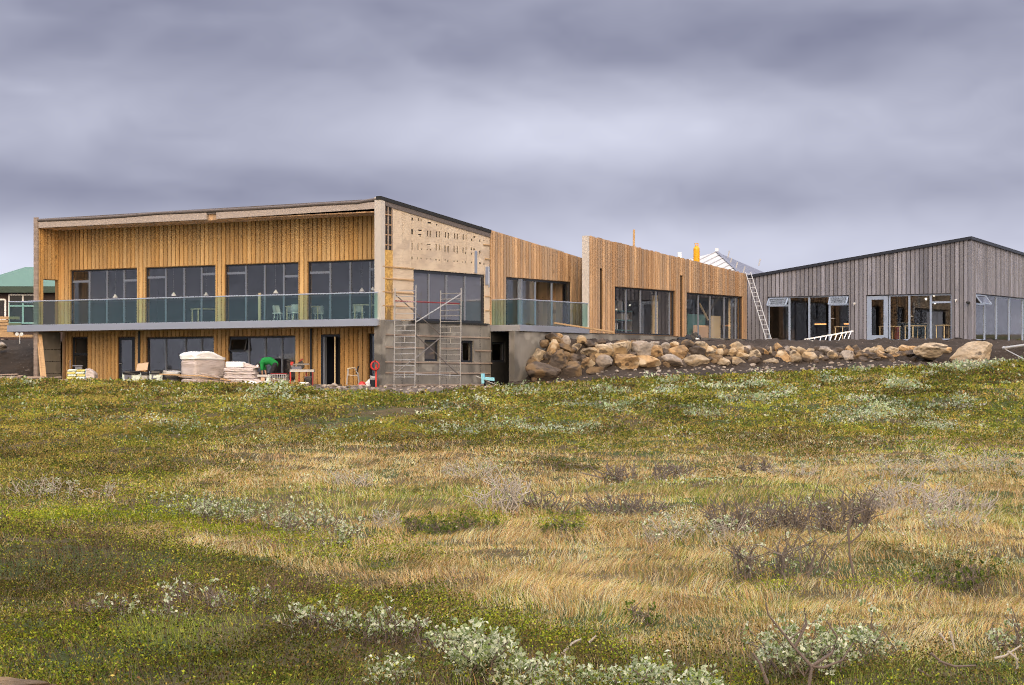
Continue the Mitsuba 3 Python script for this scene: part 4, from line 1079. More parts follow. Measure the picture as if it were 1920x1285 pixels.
# bin bags on the terrace
c = at(1296, 633, 113.2); c[2] = on_bank(1296, 112) + .0
k = thing('bin_bag_heap', 'black bin bags heaped before the right window of the timber wing', 'bag')
for i, (dx, h_, w_) in enumerate(((-.45, .22, .55), (-.15, .34, .5), (.12, .46, .42), (.38, .30, .34))):
    p = at(1296, 633, 110.6); p[2] = on_bank(1296, 110.6)
    put(f'{k}__bag', stone(p + [dx, .1 * i, h_ * .42], (w_, .5, h_ * 1.15), 300 + i, sub=3), 'black_plastic', 60)
p = at(1318, 633, 110.2); p[2] = on_bank(1318, 110.2)
put('paper_scrap', soft_box(p + [-.35, 0, 0], (.55, 0, 0), (0, .3, 0), .12, 310, rough=.05, top=lambda a_, b_: 1.2 - a_), 'white_paint', 50, label='white crumpled sheet lying beside the black bin bags', cat='sheet')
k = thing('yellow_board', 'long thin yellow board propped from the small balcony to the timber wing', 'board')
put(f'{k}__board', MB().bar(at(1040, 606, 100.6), at(1150, 623, 103.6), .10, .07), 'lumber')

# ======================================================= things seen through the windows
def table(key, c, w_, d_, h, label, rot=0.0, group=None, legm='pale_wood'):
    k = thing(key, label, 'table', group)
    put(f'{k}__top', MB().box(np.array(c) + [0, 0, h], (w_, d_, .04), rot=rot), 'pale_wood')
    cr, sr = math.cos(rot), math.sin(rot)
    for sx in (-.45, .45):
        for sy in (-.42, .42):
            p = np.array(c) + [sx * w_ * cr - sy * d_ * sr, sx * w_ * sr + sy * d_ * cr, 0]
            put(f'{k}__leg', MB().bar(p, p + [0, 0, h - .02], .05, .05), legm)


def shell_chair(c, rot, label, group):
    k = thing('white_chair', label, 'chair', group)
    cr, sr = math.cos(rot), math.sin(rot)
    W = lambda p: np.array(c) + [p[0] * cr - p[1] * sr, p[0] * sr + p[1] * cr, p[2]]
    th = np.linspace(-1, 1, 9)
    v = []
    for zz, rr_, dy in ((.44, .20, -.02), (.50, .24, .02), (.66, .25, .05), (.80, .22, .08)):
        v += [W((rr_ * math.sin(t * 1.5), dy + rr_ * math.cos(t * 1.5) * .9, zz)) for t in th]
    put(f'{k}__backrest', MB().add(v, grid_faces(4, 9)), 'zinc_light', True)
    put(f'{k}__seat', MB().box(W((0, 0, .45)), (.42, .42, .03), rot=rot), 'white_paint')
    for sx in (-.17, .17):
        for sy in (-.17, .17):
            put(f'{k}__leg', MB().tube([W((sx, sy, 0)), W((sx * .8, sy * .8, .44))], .016, 5), 'white_paint')


up = lambda t, w_: FR.P(t, -w_, 4.24)
for t, w_, lb in ((6.2, 1.3, 'pale table behind the third upper window from the left, among white chairs'), (2.6, 1.4, 'pale table behind the rightmost upper window of the long front'), (12.0, 1.8, 'pale table behind the second upper window from the left')):
    table('dining_table', up(t, w_), 1.3, .8, .74, lb, rot=RA, group='tables on the upper floor')
for i, (t, w_, r) in enumerate(((7.2, .9, 1.2), (6.0, .6, 3.3), (5.85, 2.0, .2), (7.0, 1.7, 2.0), (3.3, 1.5, .5))):
    shell_chair(up(t, w_), r, 'white shell chair behind the balcony glass on the upper floor', 'white chairs on the upper floor')
for t in (7.95, 1.95):
    put('interior_column', MB().tube([up(t, .5), up(t, .5) + [0, 0, 1.35]], .07, 10), 'pale_wood', label='short pale post just inside the upper-floor glass', cat='post', group='posts inside the upper floor')
for t, w_ in ((17.0, 1.2), (13.3, 1.0), (11.9, 1.6), (7.6, 1.2), (6.0, 1.2), (3.2, 1.6), (2.2, 1.0)):
    k = thing('pendant_lamp', 'small unlit white pendant lamp hanging on the upper floor', 'lamp', 'pendant lamps of the upper floor')
    p = up(t, w_) + [0, 0, 1.35]
    put(f'{k}__cord', MB().tube([p + [0, 0, .12], p + [0, 0, 2.8]], .006, 4), 'dull_tube')
    m = trimesh.creation.revolve(np.array([(.02, .16), (.03, .14), (.13, 0), (.12, 0)]), sections=14)
    put(f'{k}__shade', (m.vertices + p, m.faces), 'white_paint', 40)
# wing, left room: shelves with boxes
ft = lambda s, w_, z=3.87: FT.P(s, -w_, z)
k = thing('storage_shelf', 'shelf with boxes behind the left window of the timber wing', 'shelf')
for z in (.35, .85, 1.30):
    put(f'{k}__board', FT.box(MB(), 19.0, 22.2, -2.3, -1.8, 3.87 + z, 3.91 + z), 'teal_board')
for s in (19.05, 20.6, 22.15):
    put(f'{k}__upright', FT.box(MB(), s - .03, s + .03, -2.3, -1.8, 3.87, 5.2), 'dull_tube')
for s, z, w_, h_, m in ((19.3, .9, .5, .35, 'white_paint'), (19.9, .9, .35, .25, 'cardboard'), (20.8, 1.35, .45, .5, 'zinc_light'), (21.4, .9, .5, .3, 'zinc_light'), (19.4, 1.35, .6, .35, 'cardboard'), (20.2, .4, .6, .3, 'white_paint')):
    put('storage_box', FT.box(MB(), s, s + w_, -2.25, -1.85, 3.871 + z, 3.87 + z + h_), m, label={'white_paint': 'white', 'cardboard': 'brown', 'zinc_light': 'grey'}[m] + (' box on the top' if z > 1.3 else ' box on the middle' if z > .8 else ' box on the bottom') + ' board of the shelf in the timber wing, ' + ('left half' if s < 20.5 else 'right half'), cat='box', group='boxes on the shelf of the timber wing')
put('paper_stack', FT.box(FT.box(FT.box(MB(), 17.4, 17.9, -.9, -.5, 3.87, 4.45), 17.45, 17.88, -.92, -.5, 4.46, 4.7), 17.42, 17.86, -.9, -.52, 4.71, 5.0), 'zinc_light', label='stack of pale packs at the left edge of the wing window', cat='pack')
put('curtain_roll', MB().tube([ft(22.7, .8), ft(22.7, .8, 6.0)], .16, 12), 'pale_wood', label='pale upright roll inside the right side of the wing window', cat='roll')
put('leaning_sheet', FT.box(MB(), 27.3, 29.0, -1.0, -.97, 3.87, 4.62), 'cardboard', label='cream board leaning inside the right wing window', cat='board')
put('leaning_sheet', FT.box(MB(), 27.2, 29.2, -1.3, -1.26, 3.87, 5.2), 'teal_board', label='teal board behind the cream board in the right wing window', cat='board')
put('leaning_sheet', FT.box(MB(), 29.3, 30.4, -1.0, -.97, 3.87, 5.15), 'pale_wood', label='tan sheet at the right side of the right wing window', cat='board')
put('inner_plank', MB().bar(ft(27.4, .7, 5.75), ft(28.6, .8, 4.9), .09, .05), 'pale_wood', label='slanting plank high inside the right wing window', cat='plank')
put('inner_post', MB().bar(ft(30.7, .6), ft(30.7, .6, 6.1), .1, .1), 'pale_wood', label='pale post inside the right edge of the right wing window', cat='post')
# grey building
fk = lambda t, w_, z=3.82: FK.P(t, -w_, z)
for t, w_, lb in ((7.2, .75, 'pale table behind the left window of the grey building'), (1.55, .75, 'pale table at the right end of the door-side window'), (3.4, 1.1, 'pale table in the middle of the door-side window'), (4.9, 1.3, 'pale table seen through the light blue door')):
    table('cafe_table', fk(t, w_), .95, .7, .78, lb, rot=RA)
scene['lamp_warm'] = two({'type': 'diffuse', 'reflectance': {'type': 'rgb', 'value': [.6, .4, .2]}})
for i, (t, w_, z, r, lum, lb) in enumerate(((3.0, 1.6, 6.02, .06, (.42, .38, .31), 'lit ceiling spot, leftmost behind the door-side window'), (2.35, 1.2, 5.78, .055, (.36, .32, .26), 'lit ceiling spot, lowest behind the door-side window'), (2.6, 1.7, 6.18, .035, (.28, .25, .2), 'lit ceiling spot, smallest behind the door-side window'))):
    m = trimesh.creation.icosphere(subdivisions=2, radius=r)
    key = num('ceiling_spot')
    scene[key] = mikit.ply((m.vertices + fk(t, w_, z), m.faces), 'white_paint', True, emitter={'type': 'area', 'radiance': {'type': 'rgb', 'value': list(lum)}, 'sampling_weight': .2})
    tag(key, lb, 'lamp')
for t0, t1, lb in ((8.75, 9.4, 'warm lit lamp bar, left behind the left grey-building window'), (7.0, 7.7, 'warm lit lamp bar, right behind the left grey-building window')):
    key = num('lamp_bar')
    scene[key] = mikit.ply(FK.box(MB(), t0, t1, -1.8, -1.74, 4.75, 4.82).mesh(), 'lamp_warm', False, emitter={'type': 'area', 'radiance': {'type': 'rgb', 'value': [.16, .065, .02]}, 'sampling_weight': .2})
    tag(key, lb, 'lamp')
for t, z, lb in ((8.2, 5.05, 'small white saucer lamp behind the left grey-building window'), (3.75, 5.1, 'small white saucer lamp behind the door-side window')):
    m = trimesh.creation.revolve(np.array([(0, .05), (.05, .05), (.17, 0), (0, 0)]), sections=14)
    k = thing('saucer_lamp', lb, 'lamp')
    put(f'{k}__shade', (m.vertices + fk(t, 1.4, z), m.faces), 'white_paint', 40)
    put(f'{k}__cord', MB().tube([fk(t, 1.4, z + .05), fk(t, 1.4, 6.85)], .006, 4), 'dull_tube')
k = thing('fridge', 'dark grey cabinet behind the door-side window of the grey building', 'cabinet')
put(f'{k}__body', FK.box(MB(), 2.3, 3.2, -2.9, -2.2, 3.82, 5.4), 'dark_frame')
put(f'{k}__door', FK.box(MB(), 2.32, 3.18, -2.2, -2.17, 3.95, 5.36), 'mullion_grey')
put('red_cushion', soft_box(fk(4.75, 1.9), (.2, .1, 0), (-.1, .2, 0), .75, 333, rough=.01), 'dark_red', 50, label='dark red seat seen through the light blue door', cat='seat')

# ======================================================= the person
def body_mesh(bones, edge=.03, it=8):
    ms = []
    for a, b in bones:
        pts = []
        for p, r in (a, b):
            s = trimesh.creation.icosphere(subdivisions=2, radius=1.0).vertices * r + np.array(p)
            pts.append(s)
        ms.append(m3.Manifold.hull_points(np.vstack(pts).astype(np.float32)))
    m = m3.Manifold.batch_boolean(ms, m3.OpType.Add).refine_to_length(edge).to_mesh()
    t = trimesh.Trimesh(m.vert_properties[:, :3], m.tri_verts, process=True)
    trimesh.smoothing.filter_taubin(t, iterations=it)
    return np.array(t.vertices), np.array(t.faces)


g0 = onground(505, 95.9)
J = dict(pel=(.24, 0, .90), mid=(.03, 0, 1.05), che=(-.20, 0, 1.02), nek=(-.37, 0, .93), hd=(-.49, 0, .83), fc=(-.53, 0, .76))
for s, n in ((-1, 'a'), (1, 'b')):
    J.update({f'sh{n}': (-.29, .19 * s, .97), f'el{n}': (-.26 + .04 * s, .23 * s, .68), f'wr{n}': (-.22 + .06 * s, .13 * s, .46), f'hip{n}': (.25, .10 * s, .87), f'kn{n}': (.14 + .05 * s, .13 * s, .48), f'an{n}': (.26 + .05 * s, .13 * s, .09), f'to{n}': (.08 + .05 * s, .14 * s, .04)})
bone = lambda a, ra, b, rb: ((J[a], ra), (J[b], rb))
bones = [bone('pel', .11, 'mid', .125), bone('mid', .125, 'che', .14), bone('che', .10, 'nek', .06), bone('nek', .055, 'hd', .085), bone('hd', .10, 'fc', .075)]
hand_b = []
for n, s in (('a', -1), ('b', 1)):
    bones += [bone('che', .10, f'sh{n}', .07), bone(f'sh{n}', .06, f'el{n}', .042), bone(f'el{n}', .042, f'wr{n}', .028), bone('pel', .105, f'hip{n}', .09), bone(f'hip{n}', .085, f'kn{n}', .06), bone(f'kn{n}', .058, f'an{n}', .038), bone(f'an{n}', .04, f'to{n}', .032)]
    w_ = np.array(J[f'wr{n}'])
    kn = w_ + [-.01, 0, -.085]
    bones.append(((w_, .026), (kn, .030)))
    for i, (dy, l) in enumerate(((-.033, .062), (-.011, .072), (.011, .068), (.033, .052))):
        a_ = kn + [0, dy, -.015]; b_ = a_ + [-.022, 0, -l * .6]; c_ = b_ + [.014, 0, -l * .4]
        bones += [((a_, .010), (b_, .0095)), ((b_, .0095), (c_, .008))]
    th0 = w_ + [0, -.025 * s, -.03]
    bones += [((th0, .014), (th0 + [-.03, -.02 * s, -.04], .010)), ((th0 + [-.03, -.02 * s, -.04], .010), (th0 + [-.04, -.01 * s, -.075], .009))]
bones += [(((-.55, 0, .80), .02), ((-.605, 0, .765), .014)), (((-.49, -.10, .82), .022), ((-.48, -.11, .86), .018)), (((-.49, .10, .82), .022), ((-.48, .11, .86), .018))]
per = thing('person', 'person in a green shirt and dark trousers bending forward over the low trestle', 'person')
v, f_ = body_mesh(bones, .02, 4)
put(f'{per}__body', (v + g0, f_), 'skin', True)
sh = [bone('pel', .15, 'mid', .155), bone('mid', .15, 'che', .168), bone('che', .13, 'nek', .075)] + [bone('che', .135, f'sh{n}', .092) for n in 'ab'] + [bone(f'sh{n}', .085, f'el{n}', .062) for n in 'ab']
v, f_ = body_mesh(sh, .03, 8)
put(f'{per}__shirt', (v + g0, f_), 'green_cloth', True)
tr = [bone('pel', .125, f'hip{n}', .105) for n in 'ab'] + [bone(f'hip{n}', .108, f'kn{n}', .082) for n in 'ab'] + [bone(f'kn{n}', .082, f'an{n}', .062) for n in 'ab'] + [bone('hipa', .10, 'hipb', .10)]
v, f_ = body_mesh(tr, .03, 8)
put(f'{per}__trousers', (v + g0, f_), 'dark_cloth', True)
for n in 'ab':
    v, f_ = body_mesh([bone(f'an{n}', .058, f'to{n}', .048)], .02, 4)
    put(f'{per}__shoe', (v + g0, f_), 'black_plastic', True)
v, f_ = body_mesh([(((-.475, 0, .865), .108), ((-.455, 0, .875), .10)), (((-.53, 0, .85), .06), ((-.60, 0, .84), .03))], .02, 3)
put(f'{per}__cap', (v + g0, f_), 'dark_cloth', True)
put(f'{per}__ear_muff', MB().tube([g0 + J['hd'] + [0, -.135, 0], g0 + J['hd'] + [0, -.09, 0]], .045, 12), 'white_paint')

# ======================================================= heath: grass, mats, willow
def ground_hit(px, py):
    """Where the sight line of an image point meets the ground (used to lay out the patches of vegetation in metres)."""
    d = np.geomspace(6, 100, 900)
    r = (px - CX) / f_px
    zl = EYE + (HY - py) / f_px * d
    below = np.nonzero(zl < ground_z(r * d, d))[0]
    k = below[0] if len(below) else len(d) - 1
    return r * d[k], d[k]


TAN, GREEN, HEATH, LIME, OLIVE, WILLOW, TWIG, MOSS = range(8)
PAL = {TAN: [(.66, .45, .19), (.78, .56, .27), (.50, .33, .12), (.86, .67, .39), (.33, .215, .075), (.68, .47, .195)], GREEN: [(.25, .31, .05), (.34, .38, .08), (.14, .19, .03), (.40, .41, .12)],
       HEATH: [(.080, .085, .018), (.12, .10, .028), (.06, .082, .016), (.155, .11, .04), (.05, .048, .018), (.13, .082, .034)], LIME: [(.24, .28, .022), (.33, .36, .04), (.15, .19, .016), (.28, .30, .025)],
       OLIVE: [(.20, .205, .034), (.29, .275, .045), (.11, .13, .024), (.36, .29, .075), (.17, .115, .034)], WILLOW: [(.40, .45, .29), (.50, .54, .38), (.30, .36, .20), (.36, .40, .25)],
       TWIG: [(.12, .082, .060), (.18, .125, .085), (.08, .055, .042), (.22, .16, .10)], MOSS: [(.33, .255, .055), (.27, .21, .05), (.38, .31, .09)]}
SIZE = {TAN: (.075, .85), GREEN: (.075, .85), HEATH: (.07, 1.5), LIME: (.075, 1.7), OLIVE: (.07, 1.5), WILLOW: (.12, 2.1), TWIG: (.085, .9), MOSS: (.05, 1.8)}

N = []
for d0, d1, rho in ((8.8, 12, 1700), (12, 17, 1500), (17, 26, 850), (26, 40, 420), (40, 60, 210), (60, 99, 118)):
    area = .25 * (d1 ** 2 - d0 ** 2) + 2.6 * (d1 - d0)
    n = int(area * rho)
    dd = np.sqrt(rng.uniform(d0 ** 2, d1 ** 2, n))
    N.append(np.column_stack([(.25 * dd + 1.3) * rng.uniform(-1, 1, n), dd]))
pts = np.vstack(N)
x, y = pts[:, 0], pts[:, 1]
n = len(x)
jit = rng.normal(size=n) * .5
a1, a2, a3 = nz(x, y, .22, 21), nz(x, y, .6, 22), nz(x, y, 1.7, 23)
sx = np.stack([x * .42, y * .17, x * 0], -1)
sm = np.stack([x * 1.1, y * .42, x * 0 + 5], -1)
fw_ = sstep(38, 52, y)
a4 = meshkit.fbm(sx, 4, 24) * fw_ + meshkit.fbm(sm, 4, 24) * (1 - fw_)
a5 = meshkit.fbm(sx * 1.7 + 4, 4, 25) * fw_ + meshkit.fbm(sm * 1.6 + 4, 4, 25) * (1 - fw_)
a6 = meshkit.fbm(sx * 1.3 + 40, 4, 27)
W = np.zeros((n, 8))
px0 = x / y                                # bearing, for the left and right half of the meadow
far = sstep(46, 58, y + 16 * (a1 - .5))
near = sstep(14.2, 12.2, y + 2.5 * (a2 - .5)) * sstep(-3, -1.0, x)
bank = sstep(-.5, .3, bank_line(x) - y + .9 * (a2 - .5)) * sstep(2.5, 1.0, x)
left = sstep(-.09, -.17, px0 + .12 * (a1 - .5)) * sstep(22, 27, y) * (1 - far)
mid = np.clip(1 - far - near - bank - left, 0, 1)
W[:, TAN] += mid * 5.5 + left * (.7 + 1.6 * (a4 > .55)) + far * 3.2 * sstep(.54, .64, a4) + bank * 1.1 * sstep(.5, .66, a2)
W[:, GREEN] += mid * (.12 + 2.6 * sstep(.56, .66, a5)) + far * (.22 + .3 * sstep(-.1, .05, px0) + 1.2 * sstep(-.02, .14, px0) * sstep(.4, .6, a5)) + near * 1.9 + bank * .12
W[:, HEATH] += bank * 2.3 + left * 1.2 * sstep(.40, .6, a5) + far * (.35 + 5.0 * sstep(.54, .63, a5)) + near * 2.2 + mid * 1.0 * sstep(.60, .70, a2)
W[:, LIME] += bank * (.30 + 3.2 * sstep(.53, .62, nz(x, y, .8, 36))) + far * .4 * sstep(.5, .62, a2) + near * .12 + left * .6 * sstep(.5, .65, a2)
W[:, OLIVE] += far * 1.8 + left * 1.6 + mid * .12 + bank * .5
W[:, WILLOW] += far * (.06 + (1.0 * sstep(-.04, .12, px0) + .25) * 5.0 * sstep(.60, .70, a6)) + mid * .5 * sstep(.66, .74, nz(x, y * 1.5, .5, 32)) * sstep(16, 20, y)
W[:, TWIG] += bank * (.5 + 4.0 * sstep(.54, .62, nz(x, y, .8, 33))) + far * .5 * sstep(.5, .65, a2) + left * .6 + mid * .12
W[:, MOSS] += (far * .35 + left * .4) * (.3 + 2.8 * sstep(.02, -.14, px0)) * sstep(.46, .6, nz(x, y * .45, .4, 34)) * 4 + mid * .15
BLOB = [(640, 880, 280, 42, TAN, 6), (250, 870, 240, 26, HEATH, 5), (60, 850, 130, 22, HEATH, 3), (150, 800, 190, 22, MOSS, 5), (430, 770, 220, 14, OLIVE, 4), (620, 790, 90, 12, TWIG, 7), (715, 775, 80, 8, TWIG, 6),
        (720, 935, 260, 24, GREEN, 9), (1330, 912, 260, 14, GREEN, 8), (1420, 940, 170, 16, GREEN, 7), (1880, 960, 90, 30, GREEN, 6), (1180, 935, 120, 16, TAN, 3), (1520, 885, 160, 16, TAN, 4),
        (1050, 880, 70, 9, HEATH, 10), (850, 985, 100, 18, LIME, 9), (1055, 996, 55, 14, LIME, 9), (200, 966, 260, 16, LIME, 12), (430, 994, 120, 14, LIME, 9), (700, 1050, 180, 20, LIME, 5), (560, 1035, 80, 16, LIME, 5),
        (120, 1030, 170, 18, TWIG, 5), (800, 1110, 110, 16, TWIG, 6), (560, 1110, 80, 14, TWIG, 4), (1000, 1060, 260, 40, TAN, 5), (1250, 1080, 220, 36, TAN, 4), (340, 1190, 150, 34, GREEN, 12), (200, 1270, 200, 20, LIME, 4),
        (1750, 1060, 130, 34, HEATH, 2), (1700, 1100, 160, 20, LIME, 4), (1830, 1090, 60, 26, HEATH, 5), (1420, 1105, 80, 18, LIME, 5), (1500, 780, 500, 30, OLIVE, 1.5), (1400, 740, 420, 20, GREEN, 1.6), (1000, 738, 260, 12, GREEN, 3.5),
        (700, 735, 120, 10, GREEN, 4), (1640, 762, 60, 9, WILLOW, 5), (1320, 778, 40, 6, WILLOW, 4), (1600, 787, 70, 6, WILLOW, 4), (1680, 778, 60, 5, WILLOW, 4), (1790, 770, 40, 6, WILLOW, 3), (1100, 762, 60, 5, WILLOW, 3), (1500, 805, 200, 12, MOSS, 2),
        (1300, 840, 320, 16, OLIVE, 3), (1500, 838, 200, 14, HEATH, 3), (1780, 850, 140, 18, LIME, 2), (1350, 728, 90, 10, HEATH, 3), (1840, 706, 60, 8, HEATH, 4), (520, 840, 120, 12, HEATH, 3), (900, 830, 200, 12, HEATH, 3)]
for bx, by, rx, ry, sp, st_ in BLOB:
    cx_, cy_ = ground_hit(bx, by)
    y0, y1 = ground_hit(bx, by + ry)[1], ground_hit(bx, by - ry)[1]
    rr = ((x - cx_) / (rx / f_px * cy_)) ** 2 + ((y - cy_) / max((y1 - y0) / 2, .4)) ** 2 + 1.2 * (a2 - .5) + .8 * (a3 - .5)
    W[:, sp] += st_ * sstep(1.3, .5, rr)
cum = np.cumsum(W, 1); cum /= cum[:, -1:]
kind = (rng.random(n)[:, None] > cum).sum(1).clip(0, 7)
# bare ground: at the foot of the house, on the soil bank, inside the buildings
s_ = (x - C0[0]) * U[0] + (y - C0[1]) * U[1]
w_ = -((x - C0[0]) * V[0] + (y - C0[1]) * V[1])
t_ = -w_
lip = np.interp(px0 * f_px + CX, BPX, np.array(BD) + [a[1] for a in LIP])
keep = ~((s_ > -.6) & (w_ > -30) & (w_ < .5))
keep &= ~((w_ > -3.0) & (s_ > -3.4 + 2 * (a2 - .5)) & (w_ < 4.2 + 2 * (a3 - .5)) & (s_ < 14))
keep &= ~((y > lip - 1.6 + 1.2 * (a3 - .5)) & (px0 * f_px + CX > 955))
keep &= ~((y > 101.5) & (px0 < -.16))
keep &= ~((s_ > -1.6) & (t_ < 9.5) & (t_ > -1) & (rng.random(n) < .75))
rut = np.zeros(n, bool)
for bx, by, rx, ry in ((640, 792, 60, 9), (690, 780, 55, 7), (590, 802, 40, 6), (735, 772, 50, 6), (770, 768, 40, 5)):
    cx_, cy_ = ground_hit(bx, by)
    rut |= ((x - cx_ - (y - cy_) * .18) / (rx / f_px * cy_)) ** 2 + ((y - cy_) / 2.0) ** 2 + (a3 - .5) < 1
keep &= ~(rut & (rng.random(n) < .93))
x, y, kind = x[keep], y[keep], kind[keep]
n = len(x)
z = ground_z(x, y)
hm = np.array([SIZE[k][0] for k in range(8)])[kind]
wm = np.array([SIZE[k][1] for k in range(8)])[kind]
tus = nz(x, y, 2.6, 43, 3)                 # tussocks and cushions, a hand or two across
cush = np.isin(kind, (HEATH, LIME, WILLOW, MOSS, OLIVE))
h = hm * rng.uniform(.55, 1.45, n) * (1 + .8 * (nz(x, y, .8, 41) - .5)) * np.where(cush, .25 + 2.0 * sstep(.35, .68, tus), .5 + 1.1 * sstep(.3, .7, tus))
wd = np.maximum(.0035, .52 * y / 2240) * wm * rng.uniform(.7, 1.3, n)
ang = np.where(cush, rng.uniform(0, 2 * np.pi, n), 9 * nz(x, y, 1.4, 44) + rng.normal(size=n) * .55)
lm = np.where((kind == TAN) | (kind == GREEN), 1.0, .75) * h * rng.uniform(.2, 1.3, n)
lx, ly = lm * np.cos(ang) + h * .18 * ((kind == TAN) | (kind == GREEN)), lm * np.sin(ang) * .8
fa = rng.uniform(-.9, .9, n)
wx, wy = np.cos(fa) * wd / 2, np.sin(fa) * wd / 2
low = np.where(np.isin(kind, (HEATH, LIME, WILLOW, MOSS, OLIVE)), rng.uniform(0, .6, n) * h, -.01)
B0 = np.column_stack([x, y, z + low])
M0 = B0 + np.column_stack([lx * .38, ly * .38, (h - np.maximum(low, 0)) * .58])
T0 = B0 + np.column_stack([lx, ly, (h - np.maximum(low, 0)) * rng.uniform(.75, 1.0, n)])
S0 = np.column_stack([wx, wy, np.zeros(n)])
fat = np.where(np.isin(kind, (HEATH, LIME, WILLOW, MOSS, OLIVE)), 1.0, .72)[:, None]
thin = np.where(np.isin(kind, (HEATH, LIME, WILLOW, MOSS, OLIVE)), .35, 1.0)[:, None]
verts = np.stack([B0 - S0 * thin, B0 + S0 * thin, M0 + S0 * fat, M0 - S0 * fat, T0], 1)
pal = [np.array(PAL[k]) for k in range(8)]
col = np.zeros((n, 3))
calm = np.interp(y, [14, 55], [1, .45])     # far cushions stand so close that single leaves no longer differ
pick = np.clip(((1 - .45 * calm) * nz(x, y, np.where(y > 45, .9, 2.3), 51) + .45 * calm * rng.random(n) - .1) * 1.25, 0, .999)
for k in range(8):
    m_ = kind == k
    p_ = pal[k]
    col[m_] = p_[(pick[m_] * len(p_)).astype(int)]
tone = .34 + 1.32 * meshkit.fbm(np.stack([x * np.where(y > 45, .8, 1.5), y * np.where(y > 45, .3, .7), x * 0 + 3], -1), 4, 61)
col *= (1 + rng.uniform(-.45, .40, (n, 1)) * calm[:, None]) * tone[:, None] * np.array([1, 1, 1]) * (1 + .08 * rng.normal(size=(n, 3)))
col = np.clip(col, .01, .8)
F1 = np.array([[0, 1, 2], [0, 2, 3], [3, 2, 4]])
NAMES = {(TAN,): ('dry_grass', 'tall dry straw-coloured grass', 'grass'), (GREEN,): ('green_grass', 'fresh green grass', 'grass'), (HEATH, LIME): ('heath_shrub', 'low dark and lime green heath shrubs covering the ground', 'heath'),
         (OLIVE, MOSS): ('moss_heath', 'olive and yellow mossy heath', 'heath'), (WILLOW,): ('creeping_willow', 'pale grey-green creeping willow', 'willow'), (TWIG,): ('brown_twig', 'short brown heather twigs', 'twigs')}
LEAFY = (HEATH, LIME, WILLOW, MOSS, OLIVE)
for ks, (nm, lb, ct) in NAMES.items():
    m_ = np.isin(kind, ks)
    k_ = int(m_.sum())
    if not k_:
        continue
    if ks[0] not in LEAFY:
        vv = verts[m_].reshape(-1, 3)
        ff = (F1[None] + (np.arange(k_) * 5)[:, None, None]).reshape(-1, 3)
        put(nm, (vv, ff), 'blade', False, color=np.repeat(col[m_], 5, 0), label=lb, cat=ct, kind='stuff')
        continue
    i_ = np.nonzero(m_)[0]                    # each little cushion is two to five leaf sprays
    i_ = np.repeat(i_, np.where(y[i_] < 20, 4, np.where(y[i_] < 60, 3, 2)))
    k_ = len(i_)
    px_ = y[i_] / 2240
    c = np.column_stack([x[i_], y[i_], z[i_]]) + rng.normal(size=(k_, 3)) * np.column_stack([.018 + px_ * 1.2, .03 + px_ * 1.5, px_ * 0])
    c[:, 2] += h[i_] * rng.uniform(.1, 1.0, k_)
    ax = rng.normal(size=(k_, 3)) + [0, 0, .7]
    ax /= np.linalg.norm(ax, axis=1, keepdims=True)
    sd = np.cross(ax, rng.normal(size=(k_, 3)))
    sd /= np.linalg.norm(sd, axis=1, keepdims=True)
    l_ = (np.maximum(.0115, np.where(y[i_] < 60, 1.5, 1.75) * px_) * rng.uniform(.7, 1.5, k_) * np.array([1, 1, 1, 1.05, 1.1, 1.25, 1, 1.0])[kind[i_]])[:, None]
    vv = np.stack([c - ax * l_ * .6, c + sd * l_ * .34, c + ax * l_ * .6, c - sd * l_ * .34], 1).reshape(-1, 3)
    ff = (np.array([[0, 1, 2], [0, 2, 3]])[None] + (np.arange(k_) * 4)[:, None, None]).reshape(-1, 3)
    cc = np.clip(col[i_] * (1 + rng.uniform(-.30, .33, (k_, 1)) * calm[i_][:, None]), .01, .85)
    put(nm, (vv, ff), 'blade', False, color=np.repeat(cc, 4, 0), label=lb, cat=ct, kind='stuff')

# ---- bushes
LEAF_SILVER = np.array([(.46, .51, .32), (.58, .62, .44), (.29, .35, .16), (.68, .70, .54), (.18, .24, .08)])
LEAF_GREEN = np.array([(.075, .11, .022), (.11, .15, .03), (.055, .08, .018), (.15, .185, .04)])


